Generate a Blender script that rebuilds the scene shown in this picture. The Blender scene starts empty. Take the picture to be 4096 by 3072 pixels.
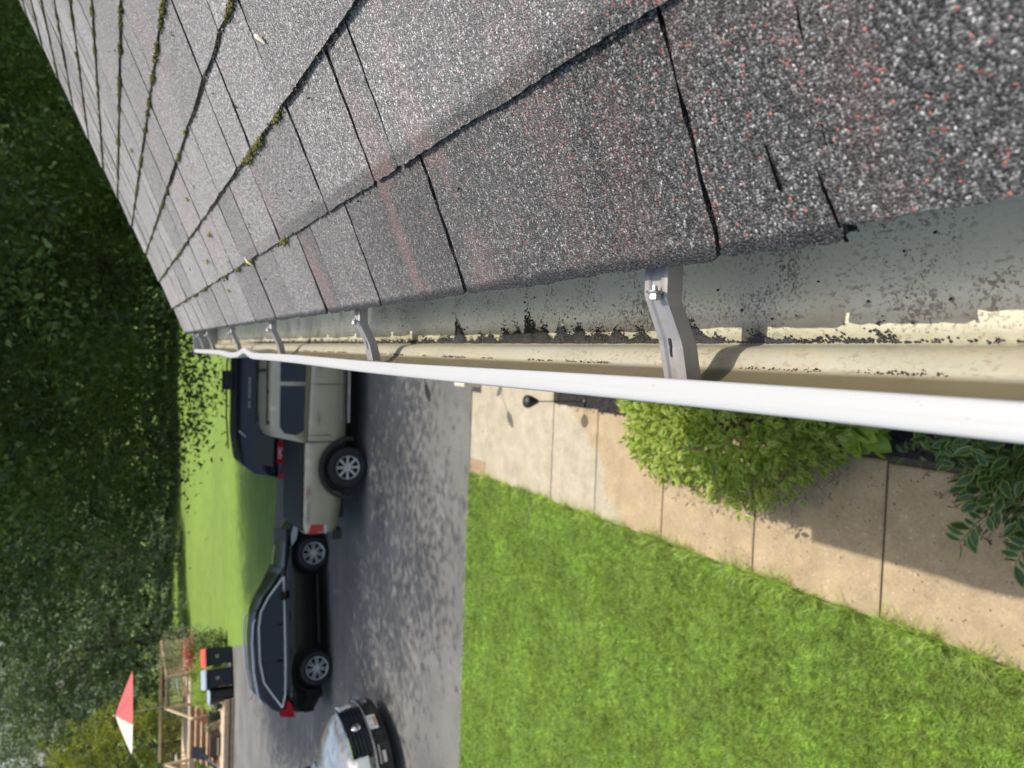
import bpy, math, random
import numpy as np
from mathutils import Vector, Matrix
random.seed(7); rng = np.random.default_rng(7)
SC = bpy.context.scene
COL = SC.collection
R = math.radians

# ---------------------------------------------------------------- camera, world, sun, exposure
H = 4.5                                   # camera height over the driveway
right = Vector((0.99868, 0.04973, 0.01290)); up = Vector((-0.03553, 0.48720, 0.87257)); fwd = Vector((-0.03711, 0.87187, -0.48833))
cd = bpy.data.cameras.new('camera'); cam = bpy.data.objects.new('camera', cd); COL.objects.link(cam)
m = Matrix((-up, right, -fwd)).transposed().to_4x4(); m.translation = (0, 0, H)   # the picture is turned a quarter: world up is picture left
cam.matrix_world = m
cd.sensor_width = 36; cd.lens = 36 * 2840 / 4096; cd.clip_start = 0.02; cd.clip_end = 2000
cd.dof.use_dof = True; cd.dof.focus_distance = 0.62; cd.dof.aperture_fstop = 10.5; cd.dof.aperture_blades = 0
SC.camera = cam

SUN = Vector((0.285, 0.035, 0.957)).normalized()
SUN_EL = math.asin(SUN.z); SUN_AZ = math.atan2(SUN.x, SUN.y)
w = bpy.data.worlds.new('World'); SC.world = w; w.use_nodes = True
nt = w.node_tree; nt.nodes.clear()
sky = nt.nodes.new('ShaderNodeTexSky'); sky.sky_type = 'NISHITA'; sky.sun_disc = False
sky.sun_elevation = SUN_EL; sky.sun_rotation = SUN_AZ; sky.air_density = 1.3; sky.dust_density = 4
bg = nt.nodes.new('ShaderNodeBackground'); bg.inputs['Strength'].default_value = 0.15
wo = nt.nodes.new('ShaderNodeOutputWorld'); nt.links.new(sky.outputs[0], bg.inputs[0]); nt.links.new(bg.outputs[0], wo.inputs[0])
ld = bpy.data.lights.new('sun', 'SUN'); ld.energy = 3.5; ld.angle = R(0.53); ld.color = (1.0, 0.95, 0.86)
lo = bpy.data.objects.new('sun', ld); COL.objects.link(lo); lo.rotation_euler = SUN.to_track_quat('Z', 'Y').to_euler(); lo.location = (5, 0, 30)
SC.view_settings.view_transform = 'Standard'; SC.view_settings.look = 'None'; SC.view_settings.gamma = 1
SC.view_settings.exposure = 0.5; SC.view_settings.use_curve_mapping = False
SC.render.engine = 'CYCLES'
SC.cycles.use_denoising = True
SC.cycles.max_bounces = 10; SC.cycles.diffuse_bounces = 8; SC.cycles.transparent_max_bounces = 16; SC.cycles.caustics_reflective = False; SC.cycles.caustics_refractive = False

# ---------------------------------------------------------------- helpers
def link(o, parent=None):
    COL.objects.link(o)
    if parent: o.parent = parent
    return o
def obj(name, verts, faces, mat, parent=None, smooth=False, mats=None, loc=None, rotz=0):
    me = bpy.data.meshes.new(name); me.from_pydata([tuple(v) for v in verts], [], [tuple(f) for f in faces])
    for mm in (mat if isinstance(mat, (list, tuple)) else [mat]): me.materials.append(mm)
    if mats is not None: me.polygons.foreach_set('material_index', np.asarray(mats, dtype=np.int32))
    if smooth: me.polygons.foreach_set('use_smooth', np.ones(len(me.polygons), dtype=bool))
    me.update()
    o = bpy.data.objects.new(name, me)
    if loc is not None: o.location = loc; o.rotation_euler = (0, 0, rotz)
    return link(o, parent)
def npobj(name, V, F, mat, parent=None, mats=None, smooth=False):
    """V (n,3), F (m,k) arrays with a constant number of corners"""
    V = np.ascontiguousarray(V, dtype=np.float32); F = np.ascontiguousarray(F, dtype=np.int32)
    me = bpy.data.meshes.new(name); k = F.shape[1]
    me.vertices.add(len(V)); me.vertices.foreach_set('co', V.ravel())
    me.loops.add(F.size); me.loops.foreach_set('vertex_index', F.ravel())
    me.polygons.add(len(F)); me.polygons.foreach_set('loop_start', np.arange(0, F.size, k, dtype=np.int32))
    for mm in (mat if isinstance(mat, (list, tuple)) else [mat]): me.materials.append(mm)
    if mats is not None: me.polygons.foreach_set('material_index', np.asarray(mats, dtype=np.int32))
    if smooth: me.polygons.foreach_set('use_smooth', np.ones(len(F), dtype=bool))
    me.update(calc_edges=True); me.validate()
    return link(bpy.data.objects.new(name, me), parent)
def empty(name, loc=(0, 0, 0), rotz=0):
    o = bpy.data.objects.new(name, None); o.location = loc; o.rotation_euler = (0, 0, rotz); o.empty_display_size = 0.1
    return link(o)
def tag(o, label=None, cat=None, group=None, kind=None):
    if label: o['label'] = label
    if cat: o['category'] = cat
    if group: o['group'] = group
    if kind: o['kind'] = kind
    return o
class MB:
    def __init__(s): s.v = []; s.f = []; s.m = []
    def add(s, v, f, mi=0):
        b = len(s.v); s.v += [tuple(p) for p in v]; s.f += [tuple(b + i for i in q) for q in f]; s.m += [mi] * len(f); return s
    def box(s, x0, x1, y0, y1, z0, z1, mi=0, M=None):
        v = [(x, y, z) for z in (z0, z1) for y in (y0, y1) for x in (x0, x1)]
        if M is not None: v = [M @ Vector(p) for p in v]
        return s.add(v, [(0, 2, 3, 1), (4, 5, 7, 6), (0, 1, 5, 4), (2, 6, 7, 3), (0, 4, 6, 2), (1, 3, 7, 5)], mi)
    def bar(s, a, b, wx, wy, mi=0, upv=(0, 0, 1)):
        a = Vector(a); b = Vector(b); d = b - a; L = d.length; d.normalize()
        u = d.cross(Vector(upv))
        if u.length < 1e-4: u = d.cross(Vector((0, 1, 0)))
        u.normalize(); t = u.cross(d)
        v = [p + u * (i * wx / 2) + t * (j * wy / 2) for p in (a, b) for j in (-1, 1) for i in (-1, 1)]
        return s.add(v, [(0, 2, 3, 1), (4, 5, 7, 6), (0, 1, 5, 4), (2, 6, 7, 3), (0, 4, 6, 2), (1, 3, 7, 5)], mi)
    def tube(s, pts, rad, n=8, mi=0, cap=True):
        pts = [Vector(p) for p in pts]; rr = rad if isinstance(rad, (list, tuple)) else [rad] * len(pts)
        b = len(s.v); prev = None
        for i, p in enumerate(pts):
            d = (pts[min(i + 1, len(pts) - 1)] - pts[max(i - 1, 0)]).normalized()
            if prev is None:
                u = d.cross(Vector((0, 0, 1)));
                if u.length < .1: u = d.cross(Vector((1, 0, 0)))
            else: u = prev - d * prev.dot(d)
            u.normalize(); prev = u; t = d.cross(u)
            for k in range(n):
                a = 2 * math.pi * k / n; s.v.append(tuple(p + u * (math.cos(a) * rr[i]) + t * (math.sin(a) * rr[i])))
        for i in range(len(pts) - 1):
            for k in range(n):
                s.f.append((b + i * n + k, b + i * n + (k + 1) % n, b + (i + 1) * n + (k + 1) % n, b + (i + 1) * n + k)); s.m.append(mi)
        if cap:
            s.f.append(tuple(b + k for k in range(n))); s.m.append(mi)
            s.f.append(tuple(b + (len(pts) - 1) * n + k for k in reversed(range(n)))); s.m.append(mi)
        return s
    def lathe(s, prof, n=24, M=None, mi=0):
        """prof list of (r, h) turned round local z"""
        b = len(s.v)
        for r, h in prof:
            for k in range(n):
                a = 2 * math.pi * k / n; p = Vector((r * math.cos(a), r * math.sin(a), h)); s.v.append(tuple(M @ p if M is not None else p))
        for i in range(len(prof) - 1):
            for k in range(n):
                s.f.append((b + i * n + k, b + i * n + (k + 1) % n, b + (i + 1) * n + (k + 1) % n, b + (i + 1) * n + k)); s.m.append(mi)
        return s
    def prism(s, poly, fn, t, mi=0):
        """poly list of (a, b); fn(a, b, off) -> point; extruded by t"""
        n = len(poly); v = [fn(a, b, 0) for a, b in poly] + [fn(a, b, t) for a, b in poly]
        return s.add(v, [tuple(range(n)), tuple(reversed(range(n, 2 * n)))] + [(i, (i + 1) % n, n + (i + 1) % n, n + i) for i in range(n)], mi)
    def build(s, name, mat, parent=None, smooth=False, loc=None, rotz=0):
        return obj(name, s.v, s.f, mat, parent, smooth, s.m if isinstance(mat, (list, tuple)) else None, loc, rotz)

def noise_pts(P, sc, seed=0):
    """cheap smooth value noise for numpy points (n,3)"""
    q = P * sc + seed * 17.3
    return (np.sin(q[:, 0] * 1.7 + 1.3 * np.sin(q[:, 1] * 1.1 + seed)) + np.sin(q[:, 1] * 1.9 + 1.7 * np.sin(q[:, 2] * 1.3)) + np.sin(q[:, 2] * 1.5 + 1.1 * np.sin(q[:, 0] * 2.1 + 2))) / 3

# ---------------------------------------------------------------- materials
class NT:
    def __init__(s, name):
        s.m = bpy.data.materials.new(name); s.m.use_nodes = True; s.t = s.m.node_tree; s.n = s.t.nodes
        s.p = s.n['Principled BSDF']; s.out = s.n['Material Output']
        s.pos = None
    def new(s, ty, **k):
        x = s.n.new(ty)
        for a, b in k.items(): setattr(x, a, b)
        return x
    def lk(s, a, b): s.t.links.new(a, b)
    def P(s, scale=None):
        if s.pos is None: s.pos = s.new('ShaderNodeNewGeometry').outputs['Position']
        if scale is None: return s.pos
        v = s.new('ShaderNodeVectorMath', operation='MULTIPLY'); s.lk(s.pos, v.inputs[0]); v.inputs[1].default_value = scale if isinstance(scale, tuple) else (scale,) * 3
        return v.outputs[0]
    def obP(s, scale=(1, 1, 1)):
        v = s.new('ShaderNodeVectorMath', operation='MULTIPLY'); s.lk(s.new('ShaderNodeTexCoord').outputs['Object'], v.inputs[0]); v.inputs[1].default_value = scale
        return v.outputs[0]
    def noise(s, vec, scale, detail=3, rough=.55):
        x = s.new('ShaderNodeTexNoise'); s.lk(vec, x.inputs['Vector']); x.inputs['Scale'].default_value = scale; x.inputs['Detail'].default_value = detail; x.inputs['Roughness'].default_value = rough
        return x.outputs[0]
    def voro(s, vec, scale, feature='F1', rand=1.0):
        x = s.new('ShaderNodeTexVoronoi', feature=feature); s.lk(vec, x.inputs['Vector']); x.inputs['Scale'].default_value = scale; x.inputs['Randomness'].default_value = rand
        return x
    def ramp(s, fac, stops, interp='LINEAR'):
        x = s.new('ShaderNodeValToRGB'); x.color_ramp.interpolation = interp
        e = x.color_ramp.elements
        while len(e) > len(stops): e.remove(e[-1])
        while len(e) < len(stops): e.new(0.5)
        for i, (p, c) in enumerate(stops):
            e[i].position = p; e[i].color = (c, c, c, 1) if not isinstance(c, tuple) else (*c, 1)
        s.lk(fac, x.inputs[0]); return x.outputs[0]
    def mix(s, fac, a, b, mode='MIX'):
        x = s.new('ShaderNodeMix', data_type='RGBA', blend_type=mode); x.clamp_factor = True
        for ii, val in ((0, fac), (6, a), (7, b)):
            inp = x.inputs[ii]
            if hasattr(val, 'links'): s.lk(val, inp)
            elif isinstance(val, tuple): inp.default_value = (*val, 1)
            else: inp.default_value = val if ii == 0 else (val, val, val, 1)
        return x.outputs[2]
    def math(s, op, a, b=0.0, c=None, clamp=False):
        x = s.new('ShaderNodeMath', operation=op); x.use_clamp = clamp
        for i, val in enumerate((a, b) if c is None else (a, b, c)):
            if hasattr(val, 'links'): s.lk(val, x.inputs[i])
            else: x.inputs[i].default_value = val
        return x.outputs[0]
    def sep(s, vec):
        x = s.new('ShaderNodeSeparateXYZ'); s.lk(vec, x.inputs[0]); return x.outputs
    def col(s, c):
        if hasattr(c, 'links'): s.lk(c, s.p.inputs['Base Color'])
        else: s.p.inputs['Base Color'].default_value = (*c, 1)
    def rough(s, c):
        if hasattr(c, 'links'): s.lk(c, s.p.inputs['Roughness'])
        else: s.p.inputs['Roughness'].default_value = c
    def bump(s, h, strength=.5, dist=.01):
        x = s.new('ShaderNodeBump'); x.inputs['Strength'].default_value = strength; x.inputs['Distance'].default_value = dist
        s.lk(h, x.inputs['Height']); s.lk(x.outputs[0], s.p.inputs['Normal']); return x
    def island(s): return s.new('ShaderNodeNewGeometry').outputs['Random Per Island']
def plain(name, c, rough=.6, metal=0., coat=0., var=.12, vscale=6., spec=.5):
    t = NT(name); n = t.noise(t.P(), vscale, 4)
    f = t.ramp(n, [(.3, 1 - var), (.7, 1 + var)])
    x = t.mix(1.0, tuple(c), f, 'MULTIPLY'); t.col(x); t.rough(rough); t.p.inputs['Metallic'].default_value = metal
    t.p.inputs['Coat Weight'].default_value = coat; t.p.inputs['Coat Roughness'].default_value = .04; t.p.inputs['Specular IOR Level'].default_value = spec
    return t.m
M = {}
def mat_grass(name, a, b, trans, rough, scale):
    t = NT(name); P = t.P()
    r = t.island(); n = t.ramp(t.noise(P, scale, 3), [(.35, 0.), (.65, 1.)])
    c = t.mix(t.math('ADD', t.math('MULTIPLY', r, .6), t.math('MULTIPLY', n, .4)), a, b)
    c = t.mix(1., c, t.ramp(t.noise(P, 16., 3), [(.34, .5), (.66, 1.4)]), 'MULTIPLY')
    c = t.mix(1., c, t.ramp(t.noise(P, 1.9, 4), [(.36, .78), (.62, 1.12)]), 'MULTIPLY')
    dry = t.math('MULTIPLY', t.math('GREATER_THAN', r, .93), .8)
    c = t.mix(dry, c, (.40, .36, .17))
    c = t.mix(t.math('MULTIPLY', t.ramp(t.noise(P, 3.3, 3), [(.5, 0.), (.7, .45)]), 1.), c, (.30, .36, .08))
    t.col(c); t.rough(rough); t.p.inputs['Specular IOR Level'].default_value = .3
    tr = t.new('ShaderNodeBsdfTranslucent'); t.lk(t.mix(1., c, (1.2, 1.25, .6), 'MULTIPLY'), tr.inputs[0])
    mx = t.new('ShaderNodeMixShader'); mx.inputs[0].default_value = trans
    t.lk(t.p.outputs[0], mx.inputs[1]); t.lk(tr.outputs[0], mx.inputs[2]); t.lk(mx.outputs[0], t.out.inputs[0])
    return t.m

def mat_shingle():
    t = NT('granule_shingle'); P = t.P()
    sx = t.sep(P)
    oi = t.new('ShaderNodeObjectInfo').outputs['Random']
    v = t.voro(P, 660); vr = t.sep(v.outputs['Color'])
    v2 = t.voro(P, 1150); v2r = t.sep(v2.outputs['Color'])
    # tone of every granule
    tone = t.ramp(vr[0], [(0, .014), (.42, .04), (.68, .085), (.86, .15), (.96, .24), (1, .35)])
    fine = t.ramp(v2r[0], [(0, .35), (.6, .9), (1, 1.9)])
    tone = t.mix(1., tone, fine, 'MULTIPLY')
    # blend bands of red and grey granules running up the tab
    band = t.noise(t.P((9., 9., 9.)), 1.0, 2)
    st = t.noise(t.P((2.5, 16., 2.5)), 1.0, 2)
    oi7 = t.math('FRACT', t.math('MULTIPLY', oi, 7.31))
    redzone = t.ramp(t.math('MULTIPLY', st, t.math('ADD', band, t.math('ADD', .36, t.math('MULTIPLY', oi7, .30)))), [(.54, 0.), (.66, 1.)])
    redzone = t.math('MULTIPLY', redzone, t.ramp(sx[1], [(.55, .22), (.68, 1.)]))
    thr = t.math('SUBTRACT', .982, t.math('MULTIPLY', redzone, .045))
    isred = t.math('GREATER_THAN', vr[1], thr)
    redc = t.mix(vr[2], (.22, .06, .05), (.34, .13, .11))
    c = t.mix(isred, tone, redc)
    c = t.mix(t.math('MULTIPLY', redzone, .5), c, (.22, .13, .12))
    # tone: the upper courses and the far end are paler, the eave course is cleaner and damp
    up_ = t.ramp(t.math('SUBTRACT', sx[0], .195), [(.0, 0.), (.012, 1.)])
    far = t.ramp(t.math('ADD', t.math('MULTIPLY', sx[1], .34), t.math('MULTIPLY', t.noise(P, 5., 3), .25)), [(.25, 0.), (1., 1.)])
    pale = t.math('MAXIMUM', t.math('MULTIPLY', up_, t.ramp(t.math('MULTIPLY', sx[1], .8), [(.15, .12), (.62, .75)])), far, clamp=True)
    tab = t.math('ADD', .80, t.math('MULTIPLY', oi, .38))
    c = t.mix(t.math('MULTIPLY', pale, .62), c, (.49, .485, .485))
    grain = t.ramp(vr[0], [(0, .12), (.45, .6), (.8, 1.45), (1, 2.6)])
    v3 = t.sep(t.voro(P, 400).outputs['Color'])[0]
    grain = t.mix(1., grain, t.ramp(v3, [(0, .55), (.6, 1.), (1, 1.6)]), 'MULTIPLY')
    c = t.mix(t.math('MULTIPLY', pale, .95), c, t.mix(1., c, grain, 'MULTIPLY'))
    c = t.mix(1., c, tab, 'MULTIPLY')
    c = t.mix(1., c, (.92, .90, .88), 'MULTIPLY')
    sl = t.math('ADD', t.math('MULTIPLY', t.math('SUBTRACT', sx[0], .0586), .901), t.math('MULTIPLY', t.math('SUBTRACT', sx[2], H - .31), .434))
    wet = t.ramp(t.math('ADD', sl, t.math('MULTIPLY', t.math('SUBTRACT', t.noise(P, 30., 3), .5), .012)), [(.0105, 1.), (.0155, 0.)])
    c = t.mix(t.math('MULTIPLY', wet, .92), c, t.mix(vr[0], (.003, .003, .004), (.018, .019, .023)))
    # lichen / dust specks
    sp = t.ramp(t.noise(P, 34., 4), [(.70, 0.), (.76, 1.)])
    c = t.mix(t.math('MULTIPLY', sp, .35), c, (.10, .10, .07))
    dp = t.new('ShaderNodeVectorMath', operation='DOT_PRODUCT'); t.lk(t.new('ShaderNodeNewGeometry').outputs['True Normal'], dp.inputs[0]); dp.inputs[1].default_value = (-.4336, 0, .9011)
    cutf = t.math('LESS_THAN', dp.outputs['Value'], .6)                 # cut edges show bare asphalt
    c = t.mix(cutf, c, (.014, .014, .015))
    t.col(c)
    t.rough(t.ramp(vr[2], [(0, .26), (.5, .5), (1, .75)]))
    hgt = t.math('ADD', t.math('MULTIPLY', v.outputs['Distance'], -1.), t.math('MULTIPLY', v2.outputs['Distance'], -.35))
    t.bump(hgt, 1.0, .0016)
    return t.m
def mat_gutter():
    t = NT('gutter_paint_inside'); P = t.P(); s = t.sep(P)
    base = t.mix(t.ramp(t.noise(P, 9., 5), [(.35, 0.), (.7, 1.)]), (.90, .89, .68), (.95, .94, .78))  # floor colour lifted to make up for the shade of the eave
    base = t.mix(t.ramp(t.noise(t.P((20, 5, 20)), 1., 5, .7), [(.45, 0.), (.75, .5)]), base, (.80, .80, .70))
    sun_strip = t.ramp(t.math('ADD', s[0], t.math('MULTIPLY', t.math('SUBTRACT', t.noise(t.P((60, 14, 60)), 1., 4), .5), .02)), [(.024, 1.), (.044, 0.)])  # sunlit strip of the floor painted darker to even out the light
    base = t.mix(sun_strip, base, t.mix(t.noise(P, 90., 3), (.27, .25, .17), (.37, .345, .25)))
    br = t.ramp(t.math('ADD', t.math('MULTIPLY', t.noise(P, 420., 2), .5), t.math('MULTIPLY', t.noise(P, 13., 4), .5)), [(.56, 0.), (.62, 1.)])
    base = t.mix(t.math('MULTIPLY', br, .7), base, (.13, .085, .04))
    sp = t.ramp(t.noise(P, 210., 2), [(.74, 0.), (.77, 1.)])
    base = t.mix(t.math('MULTIPLY', sp, .8), base, (.04, .035, .03))
    ye = t.ramp(t.noise(t.P((60, 12, 60)), 1., 3), [(.45, 0.), (.7, 1.)])
    fr = t.ramp(s[0], [(.0155, 1.), (.017, 0.)])
    base = t.mix(t.math('MULTIPLY', fr, .75), base, t.mix(t.noise(t.P((30, 9, 30)), 1., 4), (.275, .265, .205), (.39, .385, .33)))  # sunlit front curve painted darker than the shaded floor
    base = t.mix(t.math('MULTIPLY', t.math('MULTIPLY', ye, fr), .3), base, (.42, .34, .18))
    bs = t.math('MULTIPLY', t.ramp(t.noise(t.P((1, .6, 1)), 330., 4), [(.53, 0.), (.62, .75)]), t.ramp(t.noise(P, 26., 3), [(.42, .15), (.62, 1.)]))
    base = t.mix(t.math('MULTIPLY', bs, .8), base, (.20, .13, .065))
    # olive film on the front wall, dark enough to paint in its shade
    silt_shade = t.ramp(t.math('SUBTRACT', s[2], H - .3875), [(.0, 0.), (.0014, 1.)])
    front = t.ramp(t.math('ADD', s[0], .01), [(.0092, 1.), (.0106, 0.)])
    sf = t.math('MULTIPLY', silt_shade, front)
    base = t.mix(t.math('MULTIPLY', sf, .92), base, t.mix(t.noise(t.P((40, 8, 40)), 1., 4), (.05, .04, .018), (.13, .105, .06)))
    t.col(base); t.rough(t.ramp(t.noise(P, 60., 3), [(.3, .28), (.7, .55)]))
    t.bump(t.noise(P, 300., 3), .15, .0006)
    return t.m
def mat_white():
    t = NT('white_enamel'); P = t.P()
    sp = t.ramp(t.noise(t.P((1, .6, 1)), 240., 2), [(.70, 0.), (.73, 1.)])
    cl = t.ramp(t.noise(P, 3.2, 2), [(.5, .25), (.62, 1.)])
    str_ = t.ramp(t.noise(t.P((240, 3, 240)), 1., 3), [(.4, 0.), (.75, .22)])
    c = t.mix(str_, (.355, .36, .36), (.27, .27, .27))
    c = t.mix(t.math('MULTIPLY', sp, t.math('MULTIPLY', cl, .85)), c, (.10, .10, .09))
    t.col(c); t.rough(.5); t.p.inputs['Specular IOR Level'].default_value = .25
    t.bump(t.noise(t.P((30, 1.5, 30)), 1., 2), .12, .003)
    return t.m
def mat_metal():
    t = NT('brushed_aluminium'); P = t.P()
    n = t.noise(t.P((30, 160, 30)), 1., 4)
    c = t.mix(n, (.26, .245, .235), (.42, .40, .385))
    c = t.mix(t.ramp(t.noise(P, 120., 4), [(.58, 0.), (.7, .5)]), c, (.30, .25, .20))
    t.col(c); t.p.inputs['Metallic'].default_value = .55; t.rough(t.ramp(n, [(.3, .42), (.7, .6)])); t.bump(n, .12, .0008)
    return t.m
def mat_asphalt():
    t = NT('asphalt'); P = t.P()
    c = t.ramp(t.voro(P, 95).outputs['Color'], [(0, .75), (1, 1.3)])
    big = t.ramp(t.noise(P, .55, 5, .6), [(.3, .72), (.72, 1.28)])
    lane = t.ramp(t.noise(t.P((.25, 1.1, 1)), 1., 3), [(.3, .85), (.7, 1.18)])
    b = t.mix(1., t.mix(1., t.mix(1., (.115, .112, .105), c, 'MULTIPLY'), big, 'MULTIPLY'), lane, 'MULTIPLY')
    tan_ = t.ramp(t.noise(P, 1.3, 4), [(.58, 0.), (.7, .3)])
    b = t.mix(tan_, b, (.19, .165, .14))
    t.col(b); t.rough(.88); t.bump(t.noise(P, 160., 2), .35, .006); return t.m
def mat_concrete():
    t = NT('tan_concrete'); P = t.P(); s = t.sep(P)
    wob = t.math('MULTIPLY', t.math('SUBTRACT', t.noise(P, 1.6, 3), .5), .9)
    # pale scoured concrete beyond a curved tide line, tan weathered concrete this side of it
    edge = t.math('ADD', t.math('ADD', s[1], t.math('MULTIPLY', s[0], -.85)), wob)
    tan_ = t.ramp(t.math('MULTIPLY', t.math('SUBTRACT', edge, 6.5), 1.0), [(.48, 1.), (.56, 0.)])
    a = t.mix(t.noise(P, 7., 4), (.335, .295, .215), (.385, .335, .25))
    b = t.mix(t.noise(P, 5., 4), (.31, .233, .138), (.37, .283, .168))
    c = t.mix(tan_, a, b)
    # exposed aggregate, pits and dirt
    ag = t.voro(P, 62); ar = t.sep(ag.outputs['Color'])
    pit = t.math('MULTIPLY', t.math('GREATER_THAN', ar[0], .9), t.math('LESS_THAN', ag.outputs['Distance'], .42))
    c = t.mix(t.math('MULTIPLY', pit, .6), c, t.mix(ar[1], (.60, .52, .42), (.20, .16, .13)))
    d = t.ramp(t.noise(P, 4.5, 5, .65), [(.35, .80), (.7, 1.09)])
    c = t.mix(1., c, d, 'MULTIPLY')
    c = t.mix(1., c, t.ramp(t.noise(P, 55., 3), [(.3, .86), (.7, 1.12)]), 'MULTIPLY')
    bl = t.ramp(t.noise(P, 11., 2), [(.73, 0.), (.77, .5)])
    c = t.mix(bl, c, (.10, .09, .09))
    t.col(c); t.rough(.85); t.bump(t.math('ADD', t.noise(P, 140., 3), t.math('MULTIPLY', pit, .5)), .25, .003); return t.m
def mat_leaf(name, a, b, trans=.35, rough=.5, scale=.5, wn=.35):
    t = NT(name)
    r = t.island(); n = t.ramp(t.noise(t.P(), scale, 3), [(.35, 0.), (.65, 1.)])
    c = t.mix(t.math('ADD', t.math('MULTIPLY', r, 1 - wn), t.math('MULTIPLY', n, wn)), a, b)
    t.col(c); t.rough(rough); t.p.inputs['Specular IOR Level'].default_value = .35
    tr = t.new('ShaderNodeBsdfTranslucent'); t.lk(t.mix(1., c, (1.25, 1.35, .5), 'MULTIPLY'), tr.inputs[0])
    mx = t.new('ShaderNodeMixShader'); mx.inputs[0].default_value = trans
    t.lk(t.p.outputs[0], mx.inputs[1]); t.lk(tr.outputs[0], mx.inputs[2]); t.lk(mx.outputs[0], t.out.inputs[0])
    return t.m
def mat_bark():
    t = NT('bark'); n = t.noise(t.P((6, 6, 1.2)), 1., 5); t.col(t.mix(n, (.035, .028, .02), (.12, .10, .08))); t.rough(.9); t.bump(n, .6, .05); return t.m
def mat_ground(name, a, b, sc, c2=None):
    t = NT(name); P = t.P(); n = t.noise(P, sc, 4); x = t.mix(n, a, b)
    big = t.ramp(t.noise(P, .12, 3), [(.3, .85), (.7, 1.15)]); x = t.mix(1., x, big, 'MULTIPLY')
    t.col(x); t.rough(.95); t.bump(t.noise(P, sc * 6, 3), .5, .03); return t.m
def mat_film():
    t = NT('water_film')
    gl = t.new('ShaderNodeBsdfGlossy'); gl.inputs['Roughness'].default_value = .03; tr = t.new('ShaderNodeBsdfTransparent'); tr.inputs[0].default_value = (.99, .99, .97, 1)
    fr = t.new('ShaderNodeFresnel'); fr.inputs[0].default_value = 1.33
    bp = t.new('ShaderNodeBump'); bp.inputs['Strength'].default_value = .25; bp.inputs['Distance'].default_value = .004
    t.lk(t.noise(t.P((14, 7, 14)), 2., 2), bp.inputs['Height'])
    for n_ in (gl, fr): t.lk(bp.outputs[0], n_.inputs['Normal'])
    mx = t.new('ShaderNodeMixShader'); t.lk(fr.outputs[0], mx.inputs[0]); t.lk(tr.outputs[0], mx.inputs[1]); t.lk(gl.outputs[0], mx.inputs[2]); t.lk(mx.outputs[0], t.out.inputs[0])
    return t.m
def mat_glass():
    t = NT('tinted_car_glass'); t.col((.006, .007, .009)); t.rough(.04); t.p.inputs['Specular IOR Level'].default_value = .4; return t.m
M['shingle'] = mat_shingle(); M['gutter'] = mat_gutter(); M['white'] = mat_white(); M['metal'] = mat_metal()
M['asphalt'] = mat_asphalt(); M['concrete'] = mat_concrete(); M['bark'] = mat_bark(); M['film'] = mat_film(); M['glass'] = mat_glass()
M['felt'] = plain('roofing_felt', (.012, .012, .013), .9)
M['slit'] = plain('slit_shadowed_asphalt', (.004, .004, .004), 1., spec=0.)
M['debris'] = plain('wet_grit', (.022, .02, .02), .45, var=.6, vscale=500)
M['rustgrit'] = plain('brown_grit', (.09, .045, .025), .6, var=.5, vscale=500)
M['moss'] = mat_leaf('roof_moss', (.07, .07, .025), (.19, .18, .05), .1, .9, 30)
M['mossy'] = mat_leaf('yellow_moss', (.20, .19, .03), (.34, .32, .06), .1, .9, 30)
M['dirt'] = plain('joint_dirt', (.075, .066, .042), .95, var=.5, vscale=200)
M['lawn'] = mat_ground('lawn_soil', (.07, .13, .02), (.12, .19, .04), 9.)
M['farlawn'] = mat_ground('mown_grass', (.075, .14, .014), (.165, .24, .03), 1.6)
M['grass'] = mat_grass('grass_blade', (.21, .33, .05), (.44, .58, .14), .45, .45, 1.4)
M['mulch'] = plain('dark_mulch', (.022, .019, .019), .95, var=.5, vscale=60)
M['screw'] = plain('zinc_screw', (.55, .54, .52), .28, metal=1.)
M['dark'] = plain('dark_slot', (.012, .012, .012), .9)
M['siding'] = plain('cream_siding', (.62, .60, .54), .6)
M['black'] = plain('black_plastic', (.014, .015, .017), .5)
M['tyre'] = plain('tyre_rubber', (.018, .018, .019), .85)
M['paint_black'] = plain('black_car_paint', (.003, .003, .004), .3, coat=.45, var=.02, spec=.2)
M['paint_navy'] = plain('dark_navy_paint', (.010, .014, .026), .4, coat=.35, var=.02, spec=.3)
M['paint_tan'] = plain('sand_car_paint', (.32, .285, .215), .4, coat=.4, var=.03)
M['paint_silver'] = plain('silver_car_paint', (.42, .42, .41), .3, metal=.6, coat=1., var=.02)
M['chrome'] = plain('chrome', (.82, .82, .86), .12, metal=1., var=.02)
M['trim'] = plain('satin_trim', (.75, .75, .80), .45, metal=.3, var=.02)
M['alloy'] = plain('alloy', (.62, .62, .64), .35, metal=.5, var=.05)
M['alloydark'] = plain('machined_alloy', (.55, .54, .52), .35, metal=.4, var=.05)
M['red'] = plain('red_lens', (.42, .012, .02), .15, coat=.8, var=.05)
M['clearlens'] = plain('clear_lens', (.5, .52, .54), .1, coat=1.)
M['plate'] = plain('plate_white', (.72, .74, .74), .4, var=.05)
M['plateorange'] = plain('plate_print', (.42, .22, .06), .5, var=.3, vscale=30)
M['ink'] = plain('grey_ink', (.16, .16, .18), .6)
M['inkred'] = plain('red_decal', (.42, .10, .09), .5)
M['inkwhite'] = plain('white_letters', (.7, .68, .72), .5)
M['wood'] = plain('tan_deck_boards', (.50, .38, .25), .75, var=.2, vscale=4)
M['woodbrown'] = plain('brown_risers', (.22, .12, .07), .8, var=.2, vscale=4)
M['fabred'] = plain('red_canvas', (.44, .075, .075), .8, var=.05)
M['fabwhite'] = plain('cream_canvas', (.56, .54, .40), .8, var=.04)
M['binnavy'] = plain('navy_bin_plastic', (.012, .018, .035), .5)
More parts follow.
